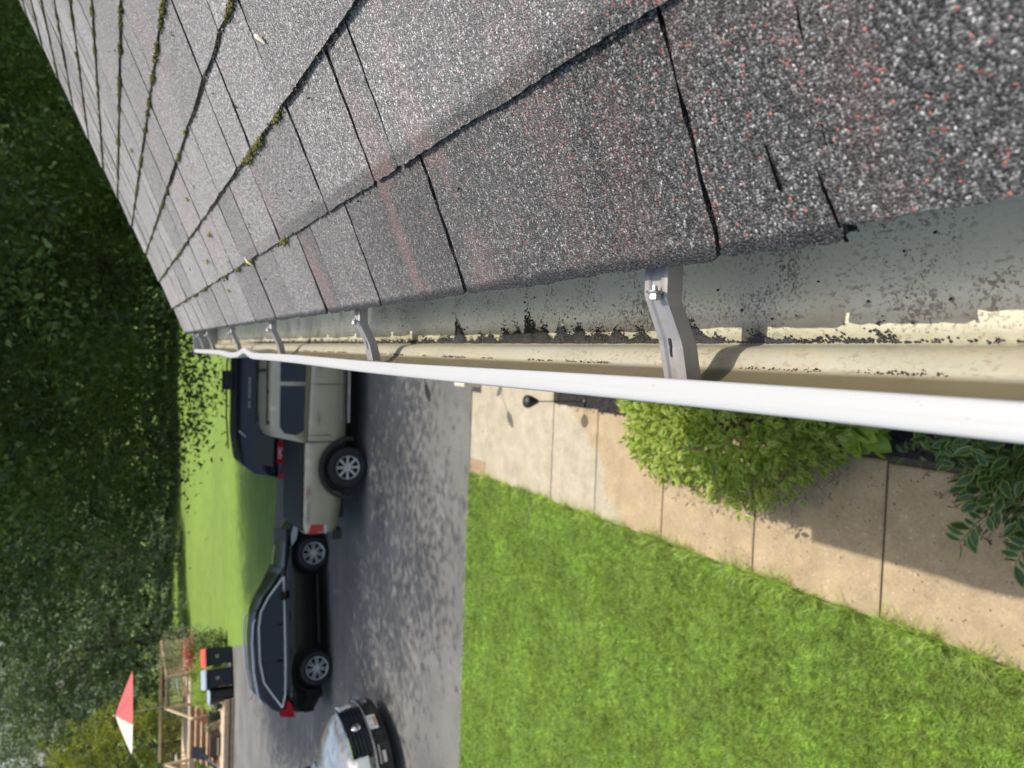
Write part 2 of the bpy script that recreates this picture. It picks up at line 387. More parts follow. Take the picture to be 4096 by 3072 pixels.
M['lidorange'] = plain('orange_lid', (.55, .08, .045), .5)
M['lidgrey'] = plain('grey_blue_lid', (.30, .36, .44), .4)
M['pot'] = plain('dark_green_pot', (.015, .04, .035), .5)
M['stone'] = plain('pale_stone', (.55, .50, .42), .85, var=.15, vscale=20)
M['crate'] = plain('brown_crate', (.05, .035, .025), .8)
M['leafnear'] = mat_leaf('tree_leaf_dark', (.015, .035, .018), (.19, .27, .10), .35, .5, .75, .6)
M['leafmid'] = mat_leaf('tree_leaf_mid', (.03, .06, .03), (.19, .25, .08), .3, .5, .5, .6)
M['leafblue'] = mat_leaf('conifer_leaf', (.045, .08, .06), (.26, .32, .20), .25, .6, .7, .55)
M['leafyellow'] = mat_leaf('yellow_green_leaf', (.12, .15, .02), (.30, .30, .05), .35, .5, .3)
M['leafgrey'] = mat_leaf('grey_green_leaf', (.12, .15, .09), (.26, .29, .18), .25, .6, .5)
M['leafred'] = mat_leaf('red_flower', (.45, .04, .07), (.62, .10, .14), .2, .6, 2)
M['flowerpink'] = mat_leaf('pale_flower', (.55, .45, .35), (.75, .68, .60), .2, .6, 2)
M['eu_green'] = mat_leaf('variegated_leaf_middle', (.08, .17, .025), (.22, .34, .05), .45, .38, 2)
M['eu_yellow'] = mat_leaf('variegated_leaf_margin', (.42, .46, .09), (.62, .62, .18), .4, .4, 2)
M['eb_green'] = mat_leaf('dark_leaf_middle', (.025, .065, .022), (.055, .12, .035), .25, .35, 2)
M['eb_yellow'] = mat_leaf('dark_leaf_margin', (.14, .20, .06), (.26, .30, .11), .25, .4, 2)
M['hosta'] = mat_leaf('hosta_leaf', (.16, .28, .03), (.30, .42, .07), .4, .4, 3)
M['stem'] = plain('brown_stem', (.10, .05, .035), .8)

# ---------------------------------------------------------------- ground, driveway, pavement
o = MB().box(-400, 400, -200, 500, -.6, 0).build('ground', M['farlawn']); tag(o, kind='structure')
# near lawn soil sheet
o = obj('lawn', [(-40, -20, .004), (-1.66, -20, .004), (-1.66, 9.2, .004), (-40, 9.2, .004)], [(0, 1, 2, 3)], M['lawn']); tag(o, kind='structure')
def sheet(name, poly, z, mat):
    return tag(obj(name, [(x, y, z) for x, y in poly], [tuple(range(len(poly)))], mat), kind='structure')
sheet('driveway', [(-60, 9.16), (9, 9.2), (9, 22.6), (-4.6, 22.9), (-9.6, 24.2), (-10.96, 27.2), (-12.4, 30.9), (-14, 33), (-60, 33)], .008, M['asphalt'])
# sidewalk: joined slabs with recessed joints
walk = tag(MB().box(-1.61, -.56, -2.5, 8.62, -.1, .006).build('sidewalk', M['dirt']), kind='structure')
js = [-1.55, -.45, .65, 1.75, 2.86, 3.95, 5.04, 6.1, 6.97, 8.66]
xin = [-.64, -.64, -.64, -.64, -.62, -.60, -.575, -.55, -.52]
def slab(x0, x1, y0, y1, z=.03, b=.012):
    mb = MB(); n = 8
    vt = [(x0, y0), (x1, y0), (x1, y1), (x0, y1)]; vi = [(x0 + b, y0 + b), (x1 - b, y0 + b), (x1 - b, y1 - b), (x0 + b, y1 - b)]
    v = [(x, y, -.08) for x, y in vt] + [(x, y, z - b * .6) for x, y in vt] + [(x, y, z) for x, y in vi]
    f = [(8, 9, 10, 11)] + [(i, (i + 1) % 4, 4 + (i + 1) % 4, 4 + i) for i in range(4)] + [(4 + i, 4 + (i + 1) % 4, 8 + (i + 1) % 4, 8 + i) for i in range(4)]
    return mb.add(v, f).build('slab', M['concrete'], walk)
for i in range(9):
    slab(-1.66, xin[i] + .03, js[i] + .007, js[i + 1] - .007)
slab(-.505, 3.2, 6.99, 8.655)                       # entrance slab beside the bed
slab(-1.46, 3.2, 8.668, 9.155, z=.022)              # strip along the driveway
o = obj('bare_soil', [(-1.67, 8.67, .012), (-1.46, 8.67, .012), (-1.35, 8.9, .012), (-1.46, 9.16, .012), (-1.67, 9.16, .012)], [(0, 1, 2, 3, 4)], plain('bare_soil', (.26, .18, .11), .95, var=.3, vscale=20)); tag(o, kind='structure')
# planting bed
o = obj('planting_bed', [(-.60, -3, .014), (1.2, -3, .014), (1.2, 6.9, .014), (-.3, 6.98, .014), (-.53, 6.96, .014)], [(0, 1, 2, 3, 4)], M['mulch']); tag(o, kind='structure')
def chips(n, x0, x1, y0, y1, z, L, mat, name, label, flat=.3):
    c = np.c_[rng.uniform(x0, x1, n), rng.uniform(y0, y1, n), z + rng.uniform(0, .012, n)]
    a = rng.uniform(0, 6.28, n); l = rng.uniform(.4, 1, n) * L; wd = l * rng.uniform(.25, .5, n)
    u = np.c_[np.cos(a), np.sin(a), rng.uniform(-flat, flat, n)] * l[:, None] / 2; v = np.c_[-np.sin(a), np.cos(a), rng.uniform(-flat, flat, n)] * wd[:, None] / 2
    h = np.array([0, 0, .006])
    V = np.stack([c - u - v, c + u - v, c + u + v, c - u + v, c + h * 1.5], 1).reshape(-1, 3)
    b = np.arange(n)[:, None] * 5
    F = np.concatenate([b + np.array(q) for q in ((0, 1, 4), (1, 2, 4), (2, 3, 4), (3, 0, 4))])
    return npobj(name, V, F, mat)
o = chips(9000, -.56, .5, .3, 6.9, .016, .05, M['mulch'], 'bark_mulch', ''); tag(o, 'dark shredded bark mulch covering the planting bed', 'mulch', kind='stuff')
o = chips(260, -1.6, -.6, .8, 4.5, .032, .014, M['mulch'], 'walkway_litter', ''); tag(o, 'tiny dark leaf litter crumbs scattered on the tan walkway', 'litter', kind='stuff')

# ---------------------------------------------------------------- house
house = empty('house', (2.5, 1, 0))
tag(house, 'low house under a grey shingle roof, its eave running beside the walkway', 'house')
HM = house.matrix_world
def hp(x, y, z): return (x - 2.5, y - 1, z)
def hbox(name, x0, x1, y0, y1, z0, z1, mat): return MB().box(x0 - 2.5, x1 - 2.5, y0 - 1, y1 - 1, z0, z1).build(name, mat, house)
hbox('wall', .48, 9.0, -4, 3.72, 0, H - .42, M['siding'])
hbox('fascia', .102, .125, -4, 3.93, H - .50, H - .315, M['white'])
hbox('soffit', .125, .478, -4, 3.93, H - .50, H - .488, M['white'])
for k in range(8): hbox('siding_board', .462, .479, -4, 3.72, .3 + k * .46, .3 + k * .46 + .44, M['siding'])
# roof plane: eave at x .0586, z H-.31, rising at 25.7 degrees
RA = math.atan2(.2, .4157); CR, SR = math.cos(RA), math.sin(RA)
X0, Z0 = .0586, H - .31
NB = .0082                                  # the calibrated roof plane is the top of the shingles
def rp(s, y, n=0.):
    n -= NB
    return (X0 + s * CR - n * SR - 2.5, y - 1, Z0 + s * SR + n * CR)
RIDGE = 4.6
mb = MB()
v = [rp(.0135, -4, -.001), rp(.0135, 3.955, -.001), rp(RIDGE, 3.955, -.001), rp(RIDGE, -4, -.001), rp(.03, -4, -.02), rp(.05, 3.95, -.02), rp(RIDGE, 3.95, -.02), rp(RIDGE, -4, -.02)]
mb.add(v, [(0, 3, 2, 1), (4, 5, 6, 7), (0, 1, 5, 4), (1, 2, 6, 5), (2, 3, 7, 6), (3, 0, 4, 7)])
rx, ry, rz = rp(RIDGE, 0, 0); rx2 = rx + RIDGE * CR
mb.add([(rx, -5, rz), (rx, 2.95, rz), (rx2, 2.95, rz - RIDGE * SR), (rx2, -5, rz - RIDGE * SR)], [(0, 1, 2, 3)])
roof = mb.build('roof', M['felt'], house)
mb = MB(); mb.add([rp(.02, 3.93, -.022), rp(RIDGE, 3.93, -.022), rp(RIDGE, 3.93, -.17), rp(.02, 3.93, -.10), rp(.02, 3.955, -.022), rp(RIDGE, 3.955, -.022), rp(RIDGE, 3.955, -.17), rp(.02, 3.955, -.10)], [(0, 1, 2, 3), (7, 6, 5, 4), (0, 4, 5, 1), (2, 6, 7, 3), (0, 3, 7, 4)])
mb.build('rake_board', M['white'], house)
EX = .143
cuts = {0: [.222, .302, .641, .899, 1.085, 1.174, 1.388, 1.6, 1.861, 2.13, 2.369, 2.641, 2.847, 3.087, 3.411, 3.69, 3.88],
        1: [.69, .765, .965, 1.278, 1.496, 1.681, 1.833, 2.088, 2.384, 2.803], 2: [.55, .975, 1.204, 1.345, 1.6], 3: [.7, 1.10, 1.302, 1.614, 1.93]}
def tab_mesh(s0, y0, y1, lift, near, seed, torn=False):
    """one shingle tab: a bent slab with a ragged lower edge"""
    r = random.Random(seed)
    L = y1 - y0; ny = max(3, int(L / (.006 if near else .04))); ns = 10 if near else 3
    g = []; jag = [r.uniform(-.0009, .0009) for _ in range(ny + 1)]
    ph = r.uniform(0, 6)
    j0 = r.uniform(-.0012, .0012); j1 = r.uniform(-.0012, .0012)
    curl = r.uniform(.0, .0016)
    for side in (0, 1):
        for i in range(ns + 1):
            f = i / ns; s = s0 + f * (EX + .022)
            for j in range(ny + 1):
                yy = y0 + L * j / ny
                if j == 0: yy += j0 + .0011 * math.sin(s * 140 + ph)
                if j == ny: yy += j1 + .0011 * math.sin(s * 120 + ph + 2)
                ss = s + (jag[j] * .8 + .0006 * math.sin(yy * 31 + ph) if i == 0 else 0)
                if torn and yy > .222: ss -= .0048 * (1 - f)
                if i == 0 and j in (0, ny): ss += .0025
                n = lift * (1 - f) + .0006 + curl * (1 - f) ** 6 + .0005 * math.sin(yy * 21 + s * 17 + ph)
                n += (.0038 + (.0004 * math.sin(j * 2.3) if i == 0 else 0)) if side == 0 else 0
                g.append(rp(ss, yy, n))
    N = (ns + 1) * (ny + 1); f = []
    for i in range(ns):
        for j in range(ny):
            a = i * (ny + 1) + j; f.append((a, a + ny + 1, a + ny + 2, a + 1)); f.append((N + a, N + a + 1, N + a + ny + 2, N + a + ny + 1))
    for j in range(ny): f.append((j, j + 1, N + j + 1, N + j)); a = ns * (ny + 1) + j; f.append((a + 1, a, N + a, N + a + 1))
    for i in range(ns):
        a = i * (ny + 1); f.append((a + ny + 1, a, N + a, N + a + ny + 1)); b = a + ny; f.append((b, b + ny + 1, N + b + ny + 1, N + b))
    return g, f
BASE = .0008
nk = int(RIDGE / EX)
rest = MB(); ntab = 0
mb = MB(); mb.prism([(.0066, .2226), (.03, .2226), (.03, 3.955), (.0066, 3.955)], lambda a, b, t: rp(a, b, .0002 + t), .0016); mb.build('starter_strip', M['felt'], roof)
for k in range(nk):
    ys = list(cuts.get(k, []))
    y = ys[-1] if ys else [.0, .3, .9][k % 3] + .9 + k * .13
    if not ys: ys.append(y)
    rr = random.Random(100 + k)
    while True:
        y += rr.choice([.13, .17, .2, .24, .28, .33]) * rr.uniform(.9, 1.1)
        if y > 3.85: break
        ys.append(y)
    vis = k < 12
    ys = ([.04] if k < 2 else []) + ys + [3.975]
    for a, b in zip(ys[:-1], ys[1:]):
        gap = .0021 + .0014 * a
        s0 = k * EX; lift = BASE + .0036 + rr.choice([0, 0, .0018])
        wob = rr.uniform(-.0007, .0007)
        if k == 0: s0 += .0115 if a < .2 else .0045; wob = 0
        ga = .0001 if k == 0 and abs(a - .222) < .01 else gap; gb = .0001 if k == 0 and abs(b - .222) < .01 else gap
        g, f = tab_mesh(s0 + wob, a + ga, b - gb, lift, k < 3 and a < 1.3, k * 1000 + int(a * 100))
        if vis and ntab < 300: obj('shingle', g, f, M['shingle'], roof); ntab += 1
        else: rest.add(g, f)
    g, f = tab_mesh(k * EX + (.0115 if k == 0 else 0), -4, ys[0] - .0016, BASE + .0036, False, k)
    rest.add(g, f)
tag(rest.build('upper_shingles', M['shingle'], roof), kind='stuff')
# the small split in the eave tab near the right of the picture, its inner shade laid on as black slivers
mb = MB()
mb.prism([(.2512, .034), (.2528, .036), (.2542, .060), (.2530, .058)], lambda a, b, t: rp(b, a, .0104 + t), .0006)
mb.prism([(.2212, .004), (.2232, .004), (.2250, .012), (.2282, .030), (.2290, .044), (.2270, .030), (.2238, .014)], lambda a, b, t: rp(b, a, .0104 + t), .0006)
mb.build('shingle_split', M['slit'], roof)

# moss, dirt and lichen along the course lines
def blobs(P, rad, mat, name, parent, jitter=.5):
    n = len(P); rad = np.broadcast_to(rad, n)
    base = np.array([(1, 0, 0), (-1, 0, 0), (0, 1, 0), (0, -1, 0), (0, 0, 1), (0, 0, -1)], float)
    F = np.array([(0, 2, 4), (2, 1, 4), (1, 3, 4), (3, 0, 4), (2, 0, 5), (1, 2, 5), (3, 1, 5), (0, 3, 5)])
    Q, _ = np.linalg.qr(rng.normal(size=(n, 3, 3)))
    V = (base[None] * rng.uniform(1 - jitter, 1 + jitter, (n, 6, 1))) @ Q * rad[:, None, None] + P[:, None]
    FF = (F[None] + np.arange(n)[:, None, None] * 6).reshape(-1, 3)
    return npobj(name, V.reshape(-1, 3), FF, mat, parent)
def roofpts(s, y, n):
    n = n - NB
    return np.c_[X0 + s * CR - n * SR - 2.5, y - 1, Z0 + s * SR + n * CR]
ps, py_, pr = [], [], []; ys_, yy_, yr_ = [], [], []
for k in range(1, 13):
    n = (4200 if k > 1 else 1800)
    y = rng.uniform(.25, 3.96, n)
    dens = .5 + .5 * np.sin(y * 11 + k * 2.1) * np.sin(y * 27 + k)
    keep = rng.uniform(0, 1, n) < dens * (np.clip((y - .55) / .6, .05, 1) if k == 1 else 1)
    y = y[keep]; s = k * EX - np.abs(rng.normal(0, .003, len(y))) + .0015
    ps.append(s); py_.append(y); pr.append(rng.uniform(.0006, .0026, len(y)))
    for _ in range(12 if k < 4 else 30):
        c = rng.uniform(.75, 3.9); nn = rng.integers(20, 90); yq = c + rng.normal(0, .013, nn)
        ys_.append(k * EX - np.abs(rng.normal(0, .004, nn))); yy_.append(yq); yr_.append(rng.uniform(.0012, .0032, nn))
for c, k in ((1.17, 2), (1.22, 2), (1.25, 2), (1.14, 2), (1.62, 1), (1.6, 1), (1.78, 1)):
    nn = 90; ys_.append(k * EX - np.abs(rng.normal(0, .004, nn))); yy_.append(c + rng.normal(0, .012, nn)); yr_.append(rng.uniform(.001, .003, nn))
s = np.concatenate(ps); y = np.concatenate(py_); r = np.concatenate(pr)
tag(blobs(roofpts(s, y, .0065 + rng.uniform(-.002, .0035, len(s))), r, M['dirt'], 'course_line_dirt', roof), kind='stuff')
s = np.concatenate(ys_); y = np.concatenate(yy_); r = np.concatenate(yr_)
tag(blobs(roofpts(s, y, .0095 + rng.uniform(-.002, .003, len(s))), r, M['moss'], 'course_line_moss', roof), kind='stuff')
for (s, y, a, b) in ((.245, 1.93, .016, .006), (.2, 2.15, .008, .005), (.104, 2.03, .006, .004), (.62, 2.6, .009, .006), (.43, 1.65, .006, .004), (.35, 2.0, .005, .004), (.72, 2.9, .008, .005)):
    n = 60; P_ = roofpts(s + rng.normal(0, b * .5, n), y + rng.normal(0, a * .5, n), .011 + rng.uniform(0, .003, n))
    tag(blobs(P_, rng.uniform(.001, .0028, n), M['mossy'], 'moss_clump', roof), 'small yellow green moss clump lying on the shingles')
n = 150; s = rng.uniform(.05, 1.5, n); y = rng.uniform(.5, 3.8, n)
k_ = 3; P_ = np.concatenate([roofpts(s + rng.normal(0, .003, n), y + rng.normal(0, .006, n), .0085 + (1 - (s % EX) / EX) * .004) for _ in range(k_)])
tag(blobs(P_, rng.uniform(.0008, .002, n * k_), M['dirt'], 'roof_crumbs', roof), kind='stuff')
# two bits of dry plant litter on the shingles
def litter(s, y, pts, r, mat, label):
    P_ = [rp(s + a, y + b, .012 + c) for a, b, c in pts]
    P_ = [(p[0] + 2.5, p[1] + 1, p[2]) for p in P_]
    tag(MB().tube(P_, r, 6).build('dry_leaf', mat), label, 'leaf')
litter(.138, 1.60, [(-.008, -.016, 0), (.002, -.004, .004), (.010, .010, .003), (.016, .014, .001)], [.0006, .0018, .0016, .0005], M['fabwhite'], 'thin pale curled leaf lying on the first course line of the roof')
litter(.36, .93, [(-.01, -.006, 0), (0, 0, .003), (.006, .009, .002), (.004, .018, .001)], [.001, .003, .002, .0005], M['stone'], 'small dry tan twig fragment on the third course of shingles')

# ---------------------------------------------------------------- gutter
GY0, GY1 = -4., 3.56
gut = empty('gutter', (.03, 1.5, H - .4)); tag(gut, 'white metal gutter with a dirty beige trough below the shingle edge', 'gutter')
def gp(x, y, z): return (x - .03, y - 1.5, z + .4)          # z relative to the camera height
def dent(y, f):                                             # inward kink of the front lip near the far end
    return f * (.0135 * math.exp(-((y - 2.13) / .085) ** 2) - .004 * math.exp(-((y - 2.42) / .12) ** 2) + .0012 * math.sin(y * 5.)) 
prof = [(.099, -.300, 0), (.099, -.385, 0), (.0985, -.4135, 0), (.096, -.415, 0), (.075, -.4156, 0), (.055, -.4153, 0), (.035, -.4156, 0), (.019, -.4155, 0), (.0165, -.4145, 0), (.0152, -.411, .02), (.0142, -.404, .05), (.0122, -.3975, .1), (.0085, -.3925, .15),
        (.0055, -.3905, .2), (.003, -.3888, .22), (.0006, -.3878, .25), (-.0018, -.3866, .3), (-.0045, -.3840, .35), (-.0085, -.3795, .4), (-.0135, -.3725, .5), (-.0180, -.364, .65), (-.0215, -.354, .8), (-.0240, -.341, .95), (-.0254, -.3235, 1)]
yl = sorted(set([GY0, -2, -1, 0] + list(np.arange(.05, 1.7, .05)) + list(np.arange(1.7, 2.8, .02)) + list(np.arange(2.8, GY1, .06)) + [GY1]))
def extrude(prof, name, mat, parent, closed=False, smooth=True):
    v = [gp(x + dent(y, f), y, z) for y in yl for x, z, f in prof]; n = len(prof)
    fs = [(i * n + j, i * n + j + 1, (i + 1) * n + j + 1, (i + 1) * n + j) for i in range(len(yl) - 1) for j in range(n - 1)]
    if closed: fs += [(i * n + n - 1, i * n, (i + 1) * n, (i + 1) * n + n - 1) for i in range(len(yl) - 1)]
    return obj(name, v, fs, mat, parent, smooth)
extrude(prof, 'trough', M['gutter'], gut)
lip = [(-.0118, -.3345, 1), (-.0113, -.3275, 1), (-.0113, -.3185, 1), (-.0120, -.3172, 1), (-.0132, -.3168, 1), (-.0195, -.3176, 1), (-.0204, -.3168, 1), (-.0262, -.3166, 1), (-.0275, -.3174, 1), (-.0283, -.319, 1), (-.0284, -.330, 1), (-.0277, -.342, .9),
       (-.0262, -.353, .8), (-.0228, -.364, .6), (-.0175, -.3735, .5), (-.009, -.383, .3), (.0, -.3905, .2), (.007, -.397, .1), (.0105, -.404, 0), (.012, -.4175, 0), (.09, -.4185, 0), (.101, -.4175, 0), (.1012, -.305, 0)]
extrude(lip, 'front_lip', M['white'], gut)
# end cap
ring = [(.1, -.302), (.1, -.416), (.0155, -.416), (.0125, -.40), (.0, -.390), (-.016, -.374), (-.0245, -.355), (-.0272, -.335), (-.0275, -.3155), (-.02, -.312), (.02, -.312), (.095, -.306)]
mb = MB(); mb.prism(ring, lambda a, b, t: gp(a, GY1 - .004 + t, b), .008)
mb.tube([gp(-.0275, GY1, -.318), gp(.1, GY1, -.314)], .0045, 6)
mb.build('end_cap', M['white'], gut)
# hangers
def hanger(y, first):
    # strap spine (x, z), running from the fascia under the shingles to below the lip
    sp = [(.096, -.3205), (.060, -.3205), (.047, -.321), (.043, -.3222), (.039, -.3245), (.016, -.3365), (.012, -.338), (-.012, -.3445)]
    # cross section across y: down flange, shoulder, channel, ridge
    cs = [(-.0140, -.0125), (-.0132, -.0012), (-.0115, .0), (-.0075, .0), (-.0060, -.0018), (.0045, -.0018), (.0060, .0), (.0112, .0), (.0128, -.001), (.0134, -.007)]
    v = []
    for i, (x, z) in enumerate(sp):
        tt = i / (len(sp) - 1)
        for a, b in cs:
            a *= .86
            wob = 1 + .06 * math.sin(tt * 9)
            v.append(gp(x, y + a * wob + (.003 * tt), z + b * (1 if i > 0 else 1)))
    n = len(cs); f = [(i * n + j, i * n + j + 1, (i + 1) * n + j + 1, (i + 1) * n + j) for i in range(len(sp) - 1) for j in range(n - 1)]
    v2 = [(p[0], p[1], p[2] - .0013) for p in v]; N = len(v)
    f2 = [tuple(N + q for q in reversed(t)) for t in f]
    ed = []
    for i in range(len(sp) - 1):
        ed += [(i * n, (i + 1) * n, N + (i + 1) * n, N + i * n), ((i + 1) * n + n - 1, i * n + n - 1, N + i * n + n - 1, N + (i + 1) * n + n - 1)]
    ed += [((len(sp) - 1) * n + j, (len(sp) - 1) * n + j + 1, N + (len(sp) - 1) * n + j + 1, N + (len(sp) - 1) * n + j) for j in range(n - 1)]
    h = obj('hanger', v + v2, f + f2 + ed, M['metal'], gut, False)
    # keyhole slot
    mb = MB(); kh = [(.017, -.0012), (.0175, .0008), (.0145, .0018), (.0115, .0016), (.0085, .0024), (.0045, .0022), (.0045, .0008), (.0085, .0004), (.0125, -.0008)]
    mb.prism([(a, b) for a, b in kh], lambda a, b, t: gp(a, y + b + .002, (-.3365 - (.016 - a) * .375 if a > .012 else -.338 - (.012 - a) * .271) - .0016 + t), .0006)
    mb.build('slot', M['dark'], h)
    # hex screw with a flange washer, pointing into the fascia
    Mx = Matrix.Translation(Vector(gp(.0478, y - .005, -.3165))) @ Matrix.Rotation(R(-90), 4, 'Y') @ Matrix.Rotation(R(0), 4, 'X')
    mb = MB(); mb.lathe([(0, -.0005), (.0056, -.0005), (.0060, .0004), (.0052, .0013), (.0041, .0017)], 20, Mx)
    mb.lathe([(.0040, .0014), (.0040, .0052), (.0034, .0058), (0, .0058)], 6, Mx)
    mb.lathe([(.0020, -.0004), (.0020, -.004)], 10, Mx)
    mb.build('screw', M['screw'], h)
    return h
for i, y in enumerate((.378, 1.065, 1.764, 2.43, 3.11, 3.47, -.31)): hanger(y, i == 0)
# grit that washed off the shingles, in drifts along the front corner of the trough
def drift(n, yc, ylen, depth, xs=.0175):
    y = yc + rng.normal(0, ylen, n); d = np.abs(rng.normal(0, 1, n)) * depth * (.55 + .45 * np.sin(y * 140 + yc * 7) * np.sin(y * 47))
    return np.c_[xs + d, y + d * .35, np.full(n, -.4146) + rng.uniform(0, .0006, n)]
D = []
for yc, yl_, dp, n in ((.48, .006, .005, 400), (.505, .008, .006, 500), (.54, .008, .010, 1300), (.57, .006, .006, 500), (.60, .008, .013, 1600), (.64, .010, .009, 1600), (.675, .008, .014, 1700), (.71, .009, .019, 2600), (.745, .012, .010, 1500), (.80, .012, .007, 900), (.84, .010, .006, 700), (.885, .006, .012, 1200), (.90, .004, .020, 1500), (.93, .02, .006, 900), (.99, .03, .004, 500),
                       (.43, .008, .008, 700), (.415, .006, .005, 300), (.365, .006, .004, 350), (.35, .01, .003, 250), (.29, .006, .006, 120), (.27, .004, .010, 60), (.315, .01, .003, 60), (1.1, .1, .004, 400), (1.35, .15, .004, 400), (1.7, .2, .005, 700), (2.2, .25, .006, 800), (.50, .20, .0018, 900)):
    D.append(drift(n, yc, yl_, dp))
D = np.concatenate(D); D = D[(D[:, 0] < .095)]
G = D - np.array([.03, 1.5, -.4]); tag(blobs(G, rng.uniform(.0005, .0011, len(G)) * (1 + .5 * (D[:, 1] > 1)), M['debris'], 'black_grit', gut), kind='stuff')
n = 1500; y = rng.uniform(.16, 1.8, n); y = y[np.sin(y * 61) + np.sin(y * 23 + 1) > .1]; n = len(y)
C = np.c_[-.0016 + rng.normal(0, .0008, n), y, -.3864 + rng.uniform(0, .0007, n)]
tag(blobs(C - np.array([.03, 1.5, -.4]), rng.uniform(.0004, .0009, n), M['rustgrit'], 'brown_grit', gut), kind='stuff')
n = 170; C = np.c_[rng.uniform(.02, .09, n), rng.uniform(.12, 1.6, n), np.full(n, -.4146)]
tag(blobs(C - np.array([.03, 1.5, -.4]), rng.uniform(.0004, .0013, n), M['debris'], 'loose_grit', gut), kind='stuff')
# shallow water lying in the trough, with bubbles
mb = MB(); ya = np.arange(.02, 1.3, .06)
v = [gp(x, y, -.4122) for y in ya for x in (.0146, .0985)]
o = obj('gutter_water', v, [(2 * i, 2 * i + 1, 2 * i + 3, 2 * i + 2) for i in range(len(ya) - 1)], M['film'], gut); tag(o, kind='stuff')
mb = MB()
for bx, by, br in ((.037, .335, .0021), (.030, .372, .0024), (.0295, .385, .0028), (.022, .352, .0032), (.046, .297, .0020), (.044, .262, .0017), (.047, .245, .0022), (.049, .236, .0012), (.053, .205, .0018), (.040, .55, .0022), (.028, .575, .0022), (.024, .63, .0018), (.045, .68, .0018), (.018, .205, .0022), (.018, .195, .0018), (.0165, .93, .0018), (.0165, .96, .0018), (.012, .90, .0016),
                   (-.0045, .2035, .0022), (-.0040, .197, .0018), (-.0045, .190, .0024), (.016, .178, .0018), (.010, .165, .0016), (.004, .163, .0016)):
    zz = -.4123 if bx > .0145 else (-.401 if bx > .006 else -.3868)
    mb.lathe([(br * math.cos(a), br * math.sin(a) * .9) for a in np.linspace(0, 1.5, 6)], 14, Matrix.Translation(Vector(gp(bx, by, zz))))
t = NT('bubble_film'); gl = t.new('ShaderNodeBsdfGlossy'); gl.inputs['Roughness'].default_value = .02; tr = t.new('ShaderNodeBsdfTransparent'); lw = t.new('ShaderNodeLayerWeight'); lw.inputs[0].default_value = .35
mx = t.new('ShaderNodeMixShader'); t.lk(lw.outputs['Facing'], mx.inputs[0]); t.lk(tr.outputs[0], mx.inputs[1]); t.lk(gl.outputs[0], mx.inputs[2]); t.lk(mx.outputs[0], t.out.inputs[0]); M['bubble'] = t.m
tag(mb.build('water_bubbles', M['bubble'], gut, True), kind='stuff')
# ---------------------------------------------------------------- END_PART_1

# ---------------------------------------------------------------- near lawn grass
def grass(name, C, h, wd, lean, mat):
    n = len(C); a = rng.uniform(0, 6.283, n); b = rng.uniform(0, 6.283, n)
    hh = h * rng.uniform(.55, 1.15, n); ln = lean * rng.uniform(.2, 1.2, n)
    side = np.c_[np.cos(a), np.sin(a), np.zeros(n)] * (wd * rng.uniform(.6, 1.2, n))[:, None]
    dr = np.c_[np.cos(b), np.sin(b), np.zeros(n)]
    m1 = C + dr * (hh * ln * .35)[:, None] + np.c_[np.zeros((n, 2)), hh * .6]
    tip = C + dr * (hh * ln)[:, None] + np.c_[np.zeros((n, 2)), hh * (1 - .25 * ln)]
    V = np.stack([C - side, C + side, m1 + side * .7, m1 - side * .7, tip], 1).reshape(-1, 3)
    k = np.arange(n)[:, None] * 5
    F = np.concatenate([k + np.array(q) for q in ((0, 1, 2), (0, 2, 3), (3, 2, 4))])
    return npobj(name, V, F, mat)
n = 330000
# denser towards the camera, thinner far off
u = rng.uniform(0, 1, n); y = .9 + 8.2 * u ** .9; xl = -1.9 - .58 * (y + 1.2)
x = -1.645 + (xl + 1.645) * rng.uniform(0, 1, n)
C = np.c_[x, y, np.full(n, .004)]
tuft = noise_pts(C, 3.1, 2) * .3 + noise_pts(C, 15., 5) * .45 + noise_pts(C, 37., 8) * .45
keep = rng.uniform(-1.2, 1, n) < tuft + .75; C = C[keep]; tuft = tuft[keep]
h = .046 + .026 * tuft
o = grass('lawn_grass', C, h, .0034, .8, M['grass']); tag(o, kind='stuff', label='short bright green lawn between the walkway and the driveway', cat='grass')
# long unmown fringe that leans over the walkway edge
n = 9500; y = rng.uniform(.9, 8.7, n); cl = np.sin(y * 9) * np.sin(y * 3.7 + 1) + .4 * np.sin(y * 23)
keep = rng.uniform(-.7, 1, n) < cl; y = y[keep]; C = np.c_[-1.648 - np.abs(rng.normal(0, .02, len(y))), y, np.full(len(y), .01)]
o = grass('edge_grass', C, np.full(len(y), .13), .0032, 1.5, M['grass']); tag(o, 'long untrimmed grass fringe leaning over the walkway edge', 'grass', kind='stuff')
n = 1500; y = 9.14 + rng.normal(0, .025, n); C = np.c_[rng.uniform(-8, -1.68, n), np.minimum(y, 9.2), np.full(n, .01)]
o = grass('driveway_edge_grass', C, np.full(n, .06), .004, 1., M['grass']); tag(o, 'ragged grass fringe along the edge of the driveway', 'grass', kind='stuff')

